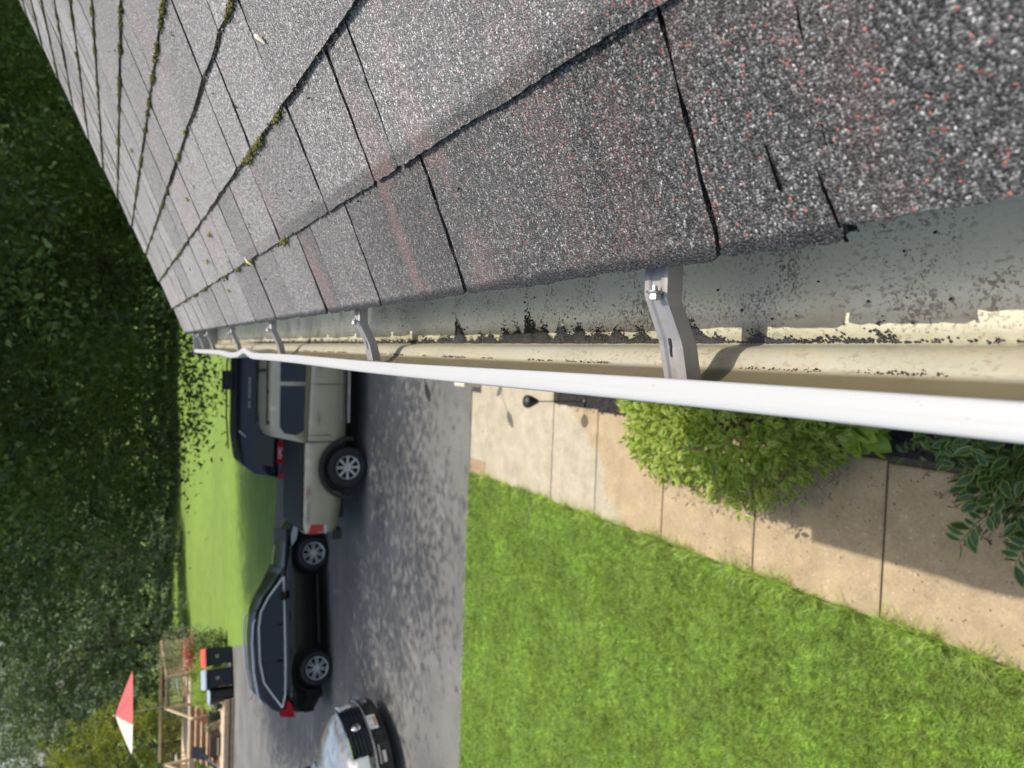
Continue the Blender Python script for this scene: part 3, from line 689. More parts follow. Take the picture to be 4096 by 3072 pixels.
# ---------------------------------------------------------------- leaves
def rot_frames(n, flat=0.):
    """random leaf frames; flat pulls the normals upward"""
    d = rng.normal(size=(n, 3)); d[:, 2] = d[:, 2] * (1 - flat * .6); d /= np.linalg.norm(d, axis=1)[:, None]
    nn = rng.normal(size=(n, 3)); nn[:, 2] = np.abs(nn[:, 2]) + flat * 2.2
    nn -= d * (nn * d).sum(1)[:, None]; nn /= np.linalg.norm(nn, axis=1)[:, None]
    return d, np.cross(nn, d), nn
def leaf_quads(name, P, size, mat, parent=None, flat=.3, ratio=.5, mats=None):
    n = len(P); d, s, nn = rot_frames(n, flat); L = (size * rng.uniform(.6, 1.3, n))[:, None]
    V = np.stack([P - d * L * .5, P + s * L * ratio * .5 + nn * L * .07, P + d * L * .5, P - s * L * ratio * .5 + nn * L * .07], 1).reshape(-1, 3)
    return npobj(name, V, np.arange(n)[:, None] * 4 + np.arange(4)[None], mat, parent)
def broad_leaves(name, P, D, size, mats, parent, ratio=.45):
    """variegated leaves: a folded oval with a margin ring of the second material"""
    n = len(P); nn = rng.normal(size=(n, 3)) * .55 + np.array([0, 0, 1.]); d = D / np.linalg.norm(D, axis=1)[:, None]
    nn -= d * (nn * d).sum(1)[:, None]; nn /= np.linalg.norm(nn, axis=1)[:, None]; s = np.cross(nn, d)
    L = (size * rng.uniform(.6, 1.25, n))
    t = np.array([0, .18, .42, .68, .88, 1.0]); wv = np.array([.04, .62, 1., .82, .42, .0]) * ratio / 2
    pts = [(t[i], 0, wv[i]) for i in range(6)]
    loc = []
    for f in (.68, 1.0):
        for i in range(6): loc.append((t[i] if f == 1 else .08 + .84 * t[i], wv[i] * f, abs(wv[i]) * f * .35 - .22 * t[i] ** 2))
        for i in range(6): loc.append((t[i] if f == 1 else .08 + .84 * t[i], -wv[i] * f, abs(wv[i]) * f * .35 - .22 * t[i] ** 2))
    for i in range(6): loc.append((.08 + .84 * t[i], 0, -.22 * t[i] ** 2))
    loc = np.array(loc)
    V = P[:, None] + (d[:, None] * loc[None, :, 0:1] + s[:, None] * loc[None, :, 1:2] + nn[:, None] * loc[None, :, 2:3]) * L[:, None, None]
    F = []; mt = []
    for i in range(5):
        F += [(24 + i, 24 + i + 1, i + 1, i), (24 + i + 1, 24 + i, 6 + i, 6 + i + 1)]; mt += [0, 0]
        F += [(i, i + 1, 12 + i + 1, 12 + i), (6 + i + 1, 6 + i, 18 + i, 18 + i + 1)]; mt += [1, 1]
    F = np.array(F); FF = (F[None] + np.arange(n)[:, None, None] * 30).reshape(-1, 4)
    return npobj(name, V.reshape(-1, 3), FF, mats, parent, np.tile(mt, n))
def shrub(name, loc, rad, n, size, mats, label, seed, flowers=60, shoots=()):
    root = empty(name, loc); tag(root, label, 'shrub')
    d = rng.normal(size=(n, 3)); d[:, 2] = np.abs(d[:, 2]) * 1.1 - .25; d /= np.linalg.norm(d, axis=1)[:, None]
    lump = 1 + .16 * noise_pts(d, 3.2, seed) + .09 * noise_pts(d, 8., seed + 3)
    rr = (rng.uniform(.25, 1, n) ** .35) * lump
    P = d * rr[:, None] * np.array(rad) + np.array([0, 0, rad[2] * .55])
    P[:, 2] = np.maximum(P[:, 2], .03)
    D = d + rng.normal(size=(n, 3)) * .55; D[:, 2] -= .12
    broad_leaves('foliage', P, D, size, mats, root)
    mb = MB()
    for i in range(26):
        e = d[i * 7] * np.array(rad) * .85 + np.array([0, 0, rad[2] * .55]); e[2] = max(e[2], .1)
        mb.tube([(0, 0, 0), tuple(e * .5 + np.array([0, 0, .06])), tuple(e)], [.008, .005, .002], 5)
    mb.build('branch', M['stem'], root)
    if flowers:
        mb = MB()
        for i in range(flowers):
            a = random.uniform(2.2, 4.4) if random.random() < .75 else random.uniform(0, 6.28); zz = random.uniform(.1, .75)
            dr = Vector((math.cos(a), math.sin(a), zz)); dr.normalize()
            p0 = Vector((dr.x * rad[0], dr.y * rad[1], dr.z * rad[2] + rad[2] * .5)) * .9; p1 = p0 + Vector((dr.x, dr.y, .25)) * random.uniform(.10, .24)
            mb.tube([p0, (p0 + p1) / 2 + Vector((0, 0, .02)), p1], .0011, 4)
            for q in range(4):
                e = p1 + Vector((random.uniform(-.03, .03), random.uniform(-.03, .03), random.uniform(-.02, .03)))
                mb.tube([p1, e], [.0008, .0035], 4)
        tag(mb.build('seed_stalks', M['stem'], root), kind='stuff')
    for sh in shoots:
        p = [Vector(q) for q in sh]; mb = MB(); mb.tube(p, [.004, .003, .0015], 5); mb.build('shoot_stem', M['stem'], root)
        k = 13; PP = []; DD = []
        for i in range(k):
            t_ = .25 + .75 * i / (k - 1); q = p[0].lerp(p[1], min(1, t_ * 2)) if t_ < .5 else p[1].lerp(p[2], t_ * 2 - 1)
            a = (i % 2) * math.pi + .4 * i; dv = (p[2] - p[0]).normalized(); sd = dv.cross(Vector((0, 0, 1))).normalized()
            PP.append(tuple(q)); DD.append(tuple(dv * .6 + sd * (1 if i % 2 else -1) * .9 + Vector((0, 0, random.uniform(-.2, .3)))))
        broad_leaves('shoot_leaves', np.array(PP), np.array(DD), size * 1.15, mats, root)
    return root
shrub('shrub', (-.40, 3.98, 0), (.59, 1.10, .62), 8600, .064, [M['eu_green'], M['eu_yellow']], 'yellow edged green shrub spilling over the walkway in front of the bed', 3, 150, [((-.3, -.2, .7), (-.5, -.35, .75), (-.66, -.45, .62))])
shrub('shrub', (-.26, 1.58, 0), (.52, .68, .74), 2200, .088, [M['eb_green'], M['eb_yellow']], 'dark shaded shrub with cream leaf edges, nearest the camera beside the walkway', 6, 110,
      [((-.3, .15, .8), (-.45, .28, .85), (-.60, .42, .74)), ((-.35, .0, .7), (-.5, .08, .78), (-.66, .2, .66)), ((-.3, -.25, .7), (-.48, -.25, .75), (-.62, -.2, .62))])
# hosta
hr = empty('hosta', (-.33, 2.95, 0)); tag(hr, 'bright green broad leaved hosta between the two shrubs in the bed', 'plant')
n = 40; a = rng.uniform(0, 6.28, n); rr = rng.uniform(.05, .20, n)
broad_leaves('foliage', np.c_[np.cos(a) * rr * .5, np.sin(a) * rr * .5, .16 + .24 * (1 - rr / .2) + rng.uniform(0, .06, n)], np.c_[np.cos(a), np.sin(a), rng.uniform(-.1, .35, n)], .19, [M['hosta'], M['hosta']], hr, .7)
mb = MB()
for i in range(8): mb.tube([(0, 0, 0), (math.cos(a[i]) * .03, math.sin(a[i]) * .03, .12), (math.cos(a[i]) * .07, math.sin(a[i]) * .07, .22)], .004, 5)
mb.build('stalk', M['hosta'], hr)
# small sprig between hosta and near shrub
sp = empty('seedling', (-.52, 2.62, 0)); tag(sp, 'small green seedling sprouting from dark mulch beside the hosta', 'plant')
n = 14; a = rng.uniform(0, 6.28, n)
broad_leaves('foliage', np.c_[np.cos(a) * .04, np.sin(a) * .04, rng.uniform(.06, .2, n)], np.c_[np.cos(a), np.sin(a), np.full(n, .2)], .07, [M['eb_green'], M['eb_yellow']], sp)
MB().tube([(0, 0, 0), (.005, 0, .1), (0, .01, .18)], .002, 5).build('stem', M['stem'], sp)

for lx, ly, lr, lm, ll in ((-.72, 2.42, .6, 'debris', 'dark wet leaf lying on the shaded walkway near the dark shrub'), (-1.33, 1.85, 2.1, 'inkred', 'small red leaf lying on the sunlit walkway nearest the camera')):
    P_ = [(.026 * math.cos(a_) * (1 + .35 * math.cos(5 * a_)), .026 * math.sin(a_) * (1 + .35 * math.cos(5 * a_))) for a_ in np.linspace(0, 6.1, 16)]
    o = MB().prism(P_, lambda p, q, t_: (p, q, .004 + 6 * p * p + t_), .001).build('fallen_leaf', M[lm], None, loc=(lx, ly, .030), rotz=lr); tag(o, ll, 'leaf')
# path light at the head of the bed, stone block and a hidden stake shaped to cast leaf shadows
pl = empty('path_light', (-.45, 6.36, .02)); tag(pl, 'black path light on a thin stake at the far corner of the planting bed', 'garden light')
MB().tube([(0, 0, -.02), (0, 0, .60)], .006, 8).build('stake', M['black'], pl)
MB().lathe([(0, .60), (.02, .60), (.03, .62), (.05, .66), (.066, .70), (.07, .73), (.062, .75), (.03, .765), (0, .77)], 20).build('lamp_head', M['black'], pl, True)
MB().lathe([(0, 0), (.03, 0), (.03, .02), (.01, .03), (0, .03)], 12).build('foot', M['black'], pl)
sb = empty('stone_block', (-.28, 9.02, .008)); tag(sb, 'pale square stone block standing where the entrance slab meets the driveway', 'stone block')
mb = MB(); b = .02
for (hw, z0, z1) in ((.15, 0, .30),):
    v = [(x * (hw - i), y * (hw - i), z) for z, i in ((z0, 0), (z1 - b, 0), (z1, b)) for x, y in ((-1, -1), (1, -1), (1, 1), (-1, 1))]
    f = [(8, 9, 10, 11)] + [(4 * l + i, 4 * l + (i + 1) % 4, 4 * l + 4 + (i + 1) % 4, 4 * l + 4 + i) for l in range(2) for i in range(4)]
    mb.add(v, f)
mb.build('block', M['stone'], sb); MB().box(-.11, .11, -.11, .11, .3, .312).build('cap', M['stone'], sb)
gs = empty('shadow_stake', (-.10, 8.3, .03)); tag(gs, 'thin stake hidden behind the gutter, its paddles shaped to cast leaf shadows by the stone block', 'shadow caster')
mb = MB(); mb.tube([(0, 0, 0), (0, 0, .9), (-.12, -.05, 1.1), (-.28, -.2, 1.15)], .008, 6); mb.build('rod', M['black'], gs)
for (cx, cy, cz, L, a) in ((-.36, -.26, 1.14, .28, 3.9), (-.05, .05, 1.0, .22, 2.4), (.05, .15, .8, .3, 1.2)):
    P_ = [(cx + math.cos(a) * L * (t_ - .5) - math.sin(a) * w_ * L, cy + math.sin(a) * L * (t_ - .5) + math.cos(a) * w_ * L) for t_, w_ in ((0, 0), (.2, .16), (.5, .23), (.8, .16), (1, 0), (.8, -.16), (.5, -.23), (.2, -.16))]
    mb = MB(); mb.prism(P_, lambda p, q, t_: (p, q, cz + t_), .006); mb.build('paddle', M['black'], gs)

# ---------------------------------------------------------------- vehicles
def interp(keys):
    xs = [k[0] for k in keys]; zs = [k[1] for k in keys]
    return lambda x: float(np.interp(x, xs, zs))
def loft(xs, secfn, name, mat, parent, cap=True):
    v = []; n = None
    for x in xs:
        s = secfn(x); n = len(s); v += [(x, a, b) for a, b in s]
    f = [(i * n + j, i * n + j + 1, (i + 1) * n + j + 1, (i + 1) * n + j) for i in range(len(xs) - 1) for j in range(n - 1)]
    f += [(i * n + n - 1, i * n, (i + 1) * n, (i + 1) * n + n - 1) for i in range(len(xs) - 1)]
    if cap: f += [tuple(range(n)), tuple(reversed(range((len(xs) - 1) * n, len(xs) * n)))]
    return obj(name, v, f, mat, parent, True)
def arch(x, zb, wheels, R_):
    z = zb
    for wx, wz in wheels:
        d = abs(x - wx)
        if d < R_: z = max(z, wz + math.sqrt(R_ * R_ - d * d))
    return z
def body_stations(x0, x1, wheels, R_):
    xs = set(np.linspace(x0, x1, 34))
    for wx, _ in wheels:
        for t_ in np.linspace(-1, 1, 15): xs.add(wx + R_ * math.sin(t_ * math.pi / 2) * 1.0)
        xs.add(wx - R_ - .004); xs.add(wx + R_ + .004)
    return sorted(x for x in xs if x0 <= x <= x1)
def make_wheel(car, x, y, r, wd, rim_r, spokes, mspoke, side, style=0):
    """side -1: outer face towards -y"""
    Mx = Matrix.Translation((x, y, r)) @ Matrix.Rotation(R(90), 4, 'X') if side < 0 else Matrix.Translation((x, y, r)) @ Matrix.Rotation(R(-90), 4, 'X')
    wh = MB().lathe([(0, .0), (rim_r * .92, .0), (rim_r * .92, wd * .42), (rim_r, wd * .46), (rim_r, -.02), (0, -.02)], 28, Mx).build('wheel', M['black'], car, True)
    h = wd / 2
    MB().lathe([(rim_r * .97, -h * .9), (rim_r, -h), (r * .93, -h), (r, -h * .8), (r, h * .8), (r * .94, h), (rim_r * 1.04, h * 1.02), (rim_r, h * .93)], 36, Mx).build('tyre', M['tyre'], wh, True)
    mb = MB(); mb.lathe([(rim_r * .93, h * .93), (rim_r * 1.0, h * .97), (rim_r * 1.0, h * .8), (rim_r * .93, h * .8)], 32, Mx)
    mb.lathe([(0, h * .86), (rim_r * .2, h * .84), (rim_r * .24, h * .6)], 16, Mx)
    for k in range(spokes):
        a = 2 * math.pi * k / spokes
        for off in ((-.13, .13) if style == 0 else (0,)):
            p0 = Mx @ Vector((math.cos(a + off * 2.2) * rim_r * .17, math.sin(a + off * 2.2) * rim_r * .17, h * .80)); p1 = Mx @ Vector((math.cos(a + off) * rim_r * .95, math.sin(a + off) * rim_r * .95, h * .84))
            mb.bar(p0, p1, rim_r * (.085 if style == 0 else .20), .02, upv=(0, 1, 0))
    mb.build('rim', mspoke, wh)
    return wh
def text_mesh(name, body, size, mat, parent, M4, extrude=.003):
    cu = bpy.data.curves.new('t', 'FONT'); cu.body = body; cu.size = size; cu.extrude = extrude; cu.align_x = 'CENTER'; cu.align_y = 'CENTER'; cu.resolution_u = 2
    to = bpy.data.objects.new('t', cu); COL.objects.link(to); bpy.context.view_layer.update()
    me = bpy.data.meshes.new_from_object(to.evaluated_get(bpy.context.evaluated_depsgraph_get())); bpy.data.objects.remove(to)
    me.materials.clear(); me.materials.append(mat); me.transform(M4)
    me.name = name; return link(bpy.data.objects.new(name, me), parent)
def car(name, loc, rot, label, cat, spec):
    c = empty(name, loc, rot); tag(c, label, cat)
    S = spec; wheels = S['wheels']; xs = body_stations(S['x0'], S['x1'], wheels, S['arch'])
    zt, zb0, w = interp(S['zt']), interp(S['zb']), interp(S['w'])
    cr = S.get('crown', .04)
    def sec(x):
        a = w(x); t_ = zt(x); b_ = min(arch(x, zb0(x), wheels, S['arch']), t_ - .1); h_ = t_ - b_
        half = [(a * .955, b_), (a, b_ + h_ * .28), (a * 1.0, b_ + h_ * .55), (a * .985, t_ - min(.12, h_ * .3)), (a * .95, t_ - .035), (a * .88, t_), (a * .5, t_ + cr * .8), (0, t_ + cr)]
        return [(-y, z) for y, z in half] + [(y, z) for y, z in reversed(half[:-1])]
    body = loft(xs, sec, 'body', S['paint'], c)
    # dark underbody so that the arches read as hollow
    under = MB().box(S['x0'] + .25, S['x1'] - .25, -w(1) * .80, w(1) * .80, min(k[1] for k in S['zb']) - .03, .95).build('underbody', M['black'], c)
    # greenhouse
    if 'roof' in S:
        rz, wb, wt, bz = interp(S['roof']), S['wb'], S['wt'], interp(S['belt'])
        gx = sorted(set(list(np.linspace(S['roof'][0][0], S['roof'][-1][0], 22)) + [k[0] for k in S['roof']]))
        top = max(k[1] for k in S['roof'])
        def gsec(x):
            z1 = rz(x); z0 = min(bz(x) - .06, z1 - .01); f = min(1, max(0, (z1 - z0) / (top - z0)))
            ww = wb + (wt - wb) * f
            half = [(wb, z0), (wb + (ww - wb) * .5, (z0 + z1) / 2), (ww, z1 - .05 * f), (ww * .93, z1 - .008), (ww * .5, z1 + .012), (0, z1 + .02)]
            return [(-y, z) for y, z in half] + [(y, z) for y, z in reversed(half[:-1])]
        loft(gx, gsec, 'cabin', S.get('cabinmat', S['paint']), c)
        def sy(x, z):
            z0 = bz(x) - .06; f = (z - z0) / (top - z0); return wb + (wt - wb) * f
        for sd in (-1, 1):
            for poly in S['windows']:
                MB().prism(poly if sd < 0 else poly[::-1], lambda a, b, t_: (a, sd * (sy(a, b) + .002 + t_ * 1), b), .006).build('window', M['glass'], c)
        S['sy'] = sy
        for q in S.get('glassquads', []):
            obj('windscreen', [(x, y, z) for x, y, z in q], [(0, 1, 2, 3)], M['glass'], c)
    for x, z in wheels:
        for sd in (-1, 1): make_wheel(c, x, sd * (w(x) - S['tw'] * .5 - .01), S['r'], S['tw'], S['rim'], S['spokes'], S['rimmat'], sd, S.get('style', 0))
    return c
def side_strip(c, name, pts, yv, wd, mat, sd=-1, t_=.008):
    mb = MB()
    for a, b in zip(pts[:-1], pts[1:]): mb.bar((a[0], sd * yv, a[1]), (b[0], sd * yv, b[1]), t_ * 2, wd, upv=(0, 1, 0))
    return mb.build(name, mat, c)
# --- sand coloured pickup
rw = (0, .4); fw_ = (3.25, .4)
truck = car('pickup_truck', (-2.35, 14.80, .008), R(2.5), 'sand coloured crew cab pickup truck with black bed cover, parked across the driveway', 'pickup truck', dict(
    x0=-1.26, x1=4.2, wheels=[rw, fw_], arch=.53, r=.405, tw=.27, rim=.235, spokes=8, rimmat=M['alloydark'], style=1, paint=M['paint_tan'],
    zt=[(-1.26, 1.24), (-1.2, 1.27), (.5, 1.25), (2.9, 1.15), (3.2, 1.17), (3.9, 1.12), (4.2, .98)], zb=[(-1.26, .62), (-.6, .52), (.5, .46), (2.6, .46), (4.0, .5), (4.2, .6)],
    w=[(-1.26, .90), (-1.1, .93), (3.6, .95), (4.0, .9), (4.2, .78)], crown=.0,
    roof=[(.52, 1.30), (.62, 1.78), (.78, 1.86), (1.2, 1.89), (2.1, 1.88), (2.4, 1.80), (3.05, 1.2)], wb=.90, wt=.66, belt=[(.5, 1.26), (3.1, 1.16)],
    windows=[[(.74, 1.27), (1.62, 1.25), (1.62, 1.70), (.82, 1.70), (.70, 1.62), (.66, 1.42)], [(1.70, 1.25), (2.78, 1.22), (2.35, 1.66), (2.25, 1.70), (1.70, 1.70)]],
    glassquads=[[(2.44, -.58, 1.80), (3.02, -.74, 1.24), (3.02, .74, 1.24), (2.44, .58, 1.80)]]))
mb = MB(); mb.box(-1.2, .50, -.83, .83, 1.262, 1.30); mb.box(-1.2, .50, -.85, -.80, 1.255, 1.305); mb.build('bed_cover', M['black'], truck)
mb = MB()
for sd in (-1, 1): mb.box(.9, 2.55, sd * .93 - .07, sd * .93 + .07, .40, .45)
mb.build('running_board', M['chrome'], truck)
for sd in (-1, 1):
    for wx in (0, 3.25):
        mb = MB(); pts = [(wx + .56 * math.cos(a), .4 + .56 * math.sin(a)) for a in np.linspace(-.15, math.pi + .15, 15)]
        pts = [(wx + (p[0] - wx) * 1.05, p[1]) for p in pts]
        for a, b in zip(pts[:-1], pts[1:]): mb.bar((a[0], sd * .945, a[1]), (b[0], sd * .945, b[1]), .07, .085, upv=(0, 1, 0))
        mb.build('arch_flare', M['black'], truck)
    MB().bar((-.52, sd * .8, .42), (-.66, sd * .8, .18), .26, .012, upv=(1, 0, 0)).build('mud_flap', M['black'], truck)
    mb = MB(); mb.prism([(-1.27, .86), (-1.10, .88), (-1.08, 1.12), (-1.27, 1.17)], lambda a, b, t_: (a, sd * (.875 + .05 * (a + 1.27) / .19 + t_), b), .02); mb.build('tail_light', M['red'], truck)
    mb = MB(); mb.prism([(-1.275, .80), (-1.10, .82), (-1.10, .862), (-1.275, .85)], lambda a, b, t_: (a, sd * (.876 + .05 * (a + 1.27) / .19 + t_), b), .02); mb.build('reverse_light', M['clearlens'], truck)
    for hx in (1.0, 2.05): MB().box(hx - .11, hx + .11, sd * .965 - .012, sd * .965 + .012, 1.02, 1.055).build('door_handle', M['paint_tan'], truck)
    for lx, z0, z1 in ((1.66, .5, 1.2), (.66, .78, 1.24), (2.85, .5, 1.14)): side_strip(truck, 'door_gap', [(lx, z0), (lx, z1)], .9485, .010, M['dark'], sd, .004)
    side_strip(truck, 'cab_gap', [(.53, .5), (.53, 1.27)], .94, .03, M['dark'], sd, .008)
    MB().box(2.72, 2.90, sd * 1.05 - .10, sd * 1.05 + .08, 1.2, 1.4).build('mirror', M['black'], truck)
MB().box(-1.42, -1.22, -.88, .88, .50, .68).build('rear_bumper', M['black'], truck)
MB().box(-1.272, -1.255, -.72, .72, .72, 1.22).build('tailgate', M['paint_tan'], truck)
mb = MB(); mb.box(.85, 2.2, -.60, -.565, 1.905, 1.93); mb.box(.85, 2.2, .565, .60, 1.905, 1.93); mb.box(1.9, 1.94, -.56, .56, 1.91, 1.935)
for xx in (.9, 1.5, 2.1): mb.box(xx - .03, xx + .03, -.595, -.57, 1.86, 1.91); mb.box(xx - .03, xx + .03, .57, .595, 1.86, 1.91)
mb.build('roof_rack', M['black'], truck)
T = Matrix.Translation((-.72, -.952, 1.19)) @ Matrix.Rotation(R(90), 4, 'X')
text_mesh('lettering', 'OFF ROAD', .085, M['ink'], truck, Matrix.Translation((-.85, -.945, 1.185)) @ Matrix.Rotation(R(90), 4, 'X'))
text_mesh('lettering', 'TRD', .12, M['inkred'], truck, Matrix.Translation((-.46, -.948, 1.185)) @ Matrix.Rotation(R(90), 4, 'X'))
# --- black crossover
suv = car('parked_car', (-7.47, 16.92, .008), R(13), 'black crossover with chrome window trim and silver roof rails, parked behind the pickup tail', 'car', dict(
    x0=-.92, x1=3.45, wheels=[(0, .35), (2.58, .35)], arch=.44, r=.36, tw=.235, rim=.25, spokes=7, rimmat=M['alloy'], paint=M['paint_black'],
    zt=[(-.92, .80), (-.86, 1.02), (-.3, 1.08), (1.6, 1.03), (2.2, 1.02), (2.9, .93), (3.3, .78), (3.45, .62)], zb=[(-.92, .42), (-.6, .28), (.5, .24), (2.2, .24), (3.2, .26), (3.45, .40)],
    w=[(-.92, .72), (-.75, .85), (-.2, .92), (2.6, .92), (3.1, .84), (3.45, .58)], crown=.03,
    roof=[(-.86, 1.10), (-.74, 1.35), (-.50, 1.55), (.0, 1.64), (.8, 1.67), (1.3, 1.62), (1.7, 1.45), (2.32, 1.05)], wb=.86, wt=.60, belt=[(-.9, 1.08), (2.4, 1.02)],
    windows=[[(-.45, 1.10), (.25, 1.08), (.28, 1.52), (-.1, 1.46), (-.35, 1.28), (-.62, 1.16)], [(.31, 1.08), (1.05, 1.07), (1.03, 1.55), (.34, 1.53)], [(1.09, 1.07), (1.98, 1.06), (1.62, 1.36), (1.35, 1.51), (1.07, 1.55)]],
    glassquads=[[(1.38, -.52, 1.60), (2.24, -.74, 1.09), (2.24, .74, 1.09), (1.38, .52, 1.60)]]))
for sd in (-1, 1):
    def yy(z): return .86 + (.60 - .86) * (z - 1.0) / .67 + .014
    lp = [(2.12, 1.045), (1.70, 1.365), (1.38, 1.53), (1.05, 1.578), (.3, 1.565), (-.15, 1.49), (-.45, 1.31), (-.72, 1.13), (-.45, 1.068), (.3, 1.05), (1.2, 1.045), (2.12, 1.045)]
    mb = MB()
    for a, b in zip(lp[:-1], lp[1:]): mb.bar((a[0], sd * yy(a[1]), a[1]), (b[0], sd * yy(b[1]), b[1]), .03, .038, upv=(0, 1, 0))
    mb.build('window_trim', M['trim'], suv)
    mb = MB(); mb.tube([(-.62, sd * .60, 1.50), (-.45, sd * .585, 1.60), (.1, sd * .58, 1.685), (.7, sd * .58, 1.715), (1.15, sd * .58, 1.685), (1.22, sd * .58, 1.64)], .022, 8); mb.build('roof_rail', M['alloy'], suv)
    mb = MB(); mb.prism([(-.97, .86), (-.70, .93), (-.55, 1.03), (-.74, 1.07), (-.80, 1.22), (-.90, 1.18), (-.96, .98)], lambda a, b, t_: (a, sd * (.80 + .12 * max(0, min(1, (a + .95) / .35)) + t_), b), .016); mb.build('tail_light', M['red'], suv)
    mb = MB(); mb.prism([(2.95, .74), (3.28, .66), (3.33, .75), (3.05, .86), (2.8, .86)], lambda a, b, t_: (a, sd * (.93 - max(0, a - 2.75) * .36 + t_), b), .03); mb.build('headlight', M['clearlens'], suv)
    MB().box(1.62, 1.80, sd * .98 - .09, sd * .98 + .07, 1.03, 1.16).build('mirror', M['paint_black'], suv)
    for lx in (.30, 1.08, 1.98): side_strip(suv, 'door_gap', [(lx, .4), (lx, 1.0)], .918, .008, M['dark'], sd, .003)
    for hx in (.45, 1.25): MB().box(hx - .09, hx + .09, sd * .925 - .012, sd * .925 + .012, .93, .955).build('door_handle', M['paint_black'], suv)
    side_strip(suv, 'sill_trim', [(.55, .30), (2.1, .30)], .90, .08, M['black'], sd, .02)
mb = MB(); mb.box(-.96, -.88, -.68, .68, .40, .62); mb.build('rear_bumper', M['black'], suv)
mb = MB(); mb.tube([(-.5, 0, 1.60), (-.62, 0, 1.72)], .006, 6); mb.build('antenna', M['black'], suv)
# --- dark vehicle behind the pickup
dk = car('parked_car', (-1.9, 18.05, .008), R(1), 'tall boxy dark navy car mostly hidden behind the sand coloured pickup', 'car', dict(
    x0=-1.15, x1=3.9, wheels=[(0, .4), (2.95, .4)], arch=.5, r=.39, tw=.26, rim=.24, spokes=6, rimmat=M['alloydark'], paint=M['paint_navy'],
    zt=[(-1.15, 1.12), (-1.0, 1.18), (2.6, 1.16), (3.7, 1.08), (3.9, .9)], zb=[(-1.15, .55), (-.7, .4), (3.4, .4), (3.9, .55)], w=[(-1.15, .9), (-1.0, .97), (3.4, .97), (3.9, .82)], crown=.02,
    roof=[(-1.10, 1.2), (-1.02, 1.66), (-.8, 1.90), (-.2, 1.99), (1.6, 2.0), (2.1, 1.93), (2.9, 1.2)], wb=.95, wt=.80, belt=[(-1.1, 1.2), (3.0, 1.18)],
    windows=[[(-.86, 1.24), (-.1, 1.22), (-.1, 1.66), (-.8, 1.66)], [(0, 1.22), (.95, 1.22), (.95, 1.68), (0, 1.68)], [(1.05, 1.22), (2.5, 1.22), (2.05, 1.68), (1.05, 1.68)]],
    glassquads=[[(2.16, -.7, 1.90), (2.86, -.86, 1.24), (2.86, .86, 1.24), (2.16, .7, 1.90)]]))
for sd in (-1, 1):
    mb = MB(); mb.prism([(-1.17, .95), (-1.02, .96), (-1.02, 1.12), (-1.17, 1.12)], lambda a, b, t_: (a, sd * (.90 + .07 * (a + 1.17) / .15 + t_), b), .02); mb.build('tail_light', M['red'], dk)
    mb = MB(); mb.prism([(-.80, 1.02), (-.28, 1.02), (-.28, 1.16), (-.80, 1.16)], lambda a, b, t_: (a, sd * (.972 + t_), b), .008); mb.build('side_badge', M['red'], dk)
    side_strip(dk, 'belt_trim', [(-1.0, 1.205), (2.7, 1.195)], .955, .02, M['chrome'], sd, .006)
    mb = MB(); mb.tube([(-.6, sd * .74, 2.0), (.2, sd * .74, 2.06), (1.5, sd * .74, 2.07), (1.8, sd * .74, 2.0)], .02, 6); mb.build('roof_rail', M['black'], dk)
    MB().bar((-.02, sd * .79, 1.98), (-.16, sd * .84, 1.84), .05, .03).build('roof_highlight', M['alloy'], dk)  # bright bar stands in for a highlight on the roof edge
text_mesh('lettering', 'GMC', .13, M['inkwhite'], dk, Matrix.Translation((-.54, -.983, 1.085)) @ Matrix.Rotation(R(90), 4, 'X'))
mb = MB(); mb.box(.9, 1.35, -.15, .25, 2.04, 2.24); mb.box(1.08, 1.16, -.05, .05, 2.0, 2.05); mb.build('roof_box', M['black'], dk)
# raised strokes of an unreadable badge along the roof side
mb = MB()
for i in range(13):
    if i != 3: mb.box(.52 + i * .055, .552 + i * .055, -.862, -.852, 1.75, 1.80)
mb.build('badge_strokes', M['alloydark'], dk)
# --- silver car with the black grille at the left edge
gm = car('parked_car', (-6.74, 12.02, .008), R(-19), 'silver car with a black slatted grille and chrome bar, nose pointing into the driveway', 'car', dict(
    x0=-4.85, x1=0.0, wheels=[(-.92, .37), (-3.75, .37)], arch=.45, r=.37, tw=.24, rim=.25, spokes=6, rimmat=M['alloy'], paint=M['paint_silver'],
    zt=[(-4.85, .9), (-4.7, 1.1), (-1.6, 1.06), (-.9, 1.02), (-.35, .94), (-.12, .88), (0, .76)], zb=[(-4.85, .4), (-4.3, .28), (-1.5, .26), (-.3, .24), (0, .34)], w=[(-4.85, .8), (-4.6, .9), (-1.0, .93), (-.5, .88), (-.2, .78), (0, .58)], crown=.05,
    roof=[(-4.7, 1.15), (-4.3, 1.55), (-3.2, 1.66), (-2.5, 1.62), (-2.2, 1.52), (-1.42, 1.09)], wb=.86, wt=.62, belt=[(-4.7, 1.1), (-1.4, 1.06)],
    windows=[[(-4.2, 1.13), (-3.0, 1.11), (-3.0, 1.5), (-3.9, 1.48)], [(-2.9, 1.11), (-1.75, 1.10), (-2.25, 1.44), (-2.9, 1.5)]],
    glassquads=[[(-2.20, -.55, 1.56), (-1.45, -.74, 1.14), (-1.45, .74, 1.14), (-2.20, .55, 1.56)]]))
def nose_x(y, z=0): return .10 - .24 * (abs(y) / .80) ** 2.8       # curved front
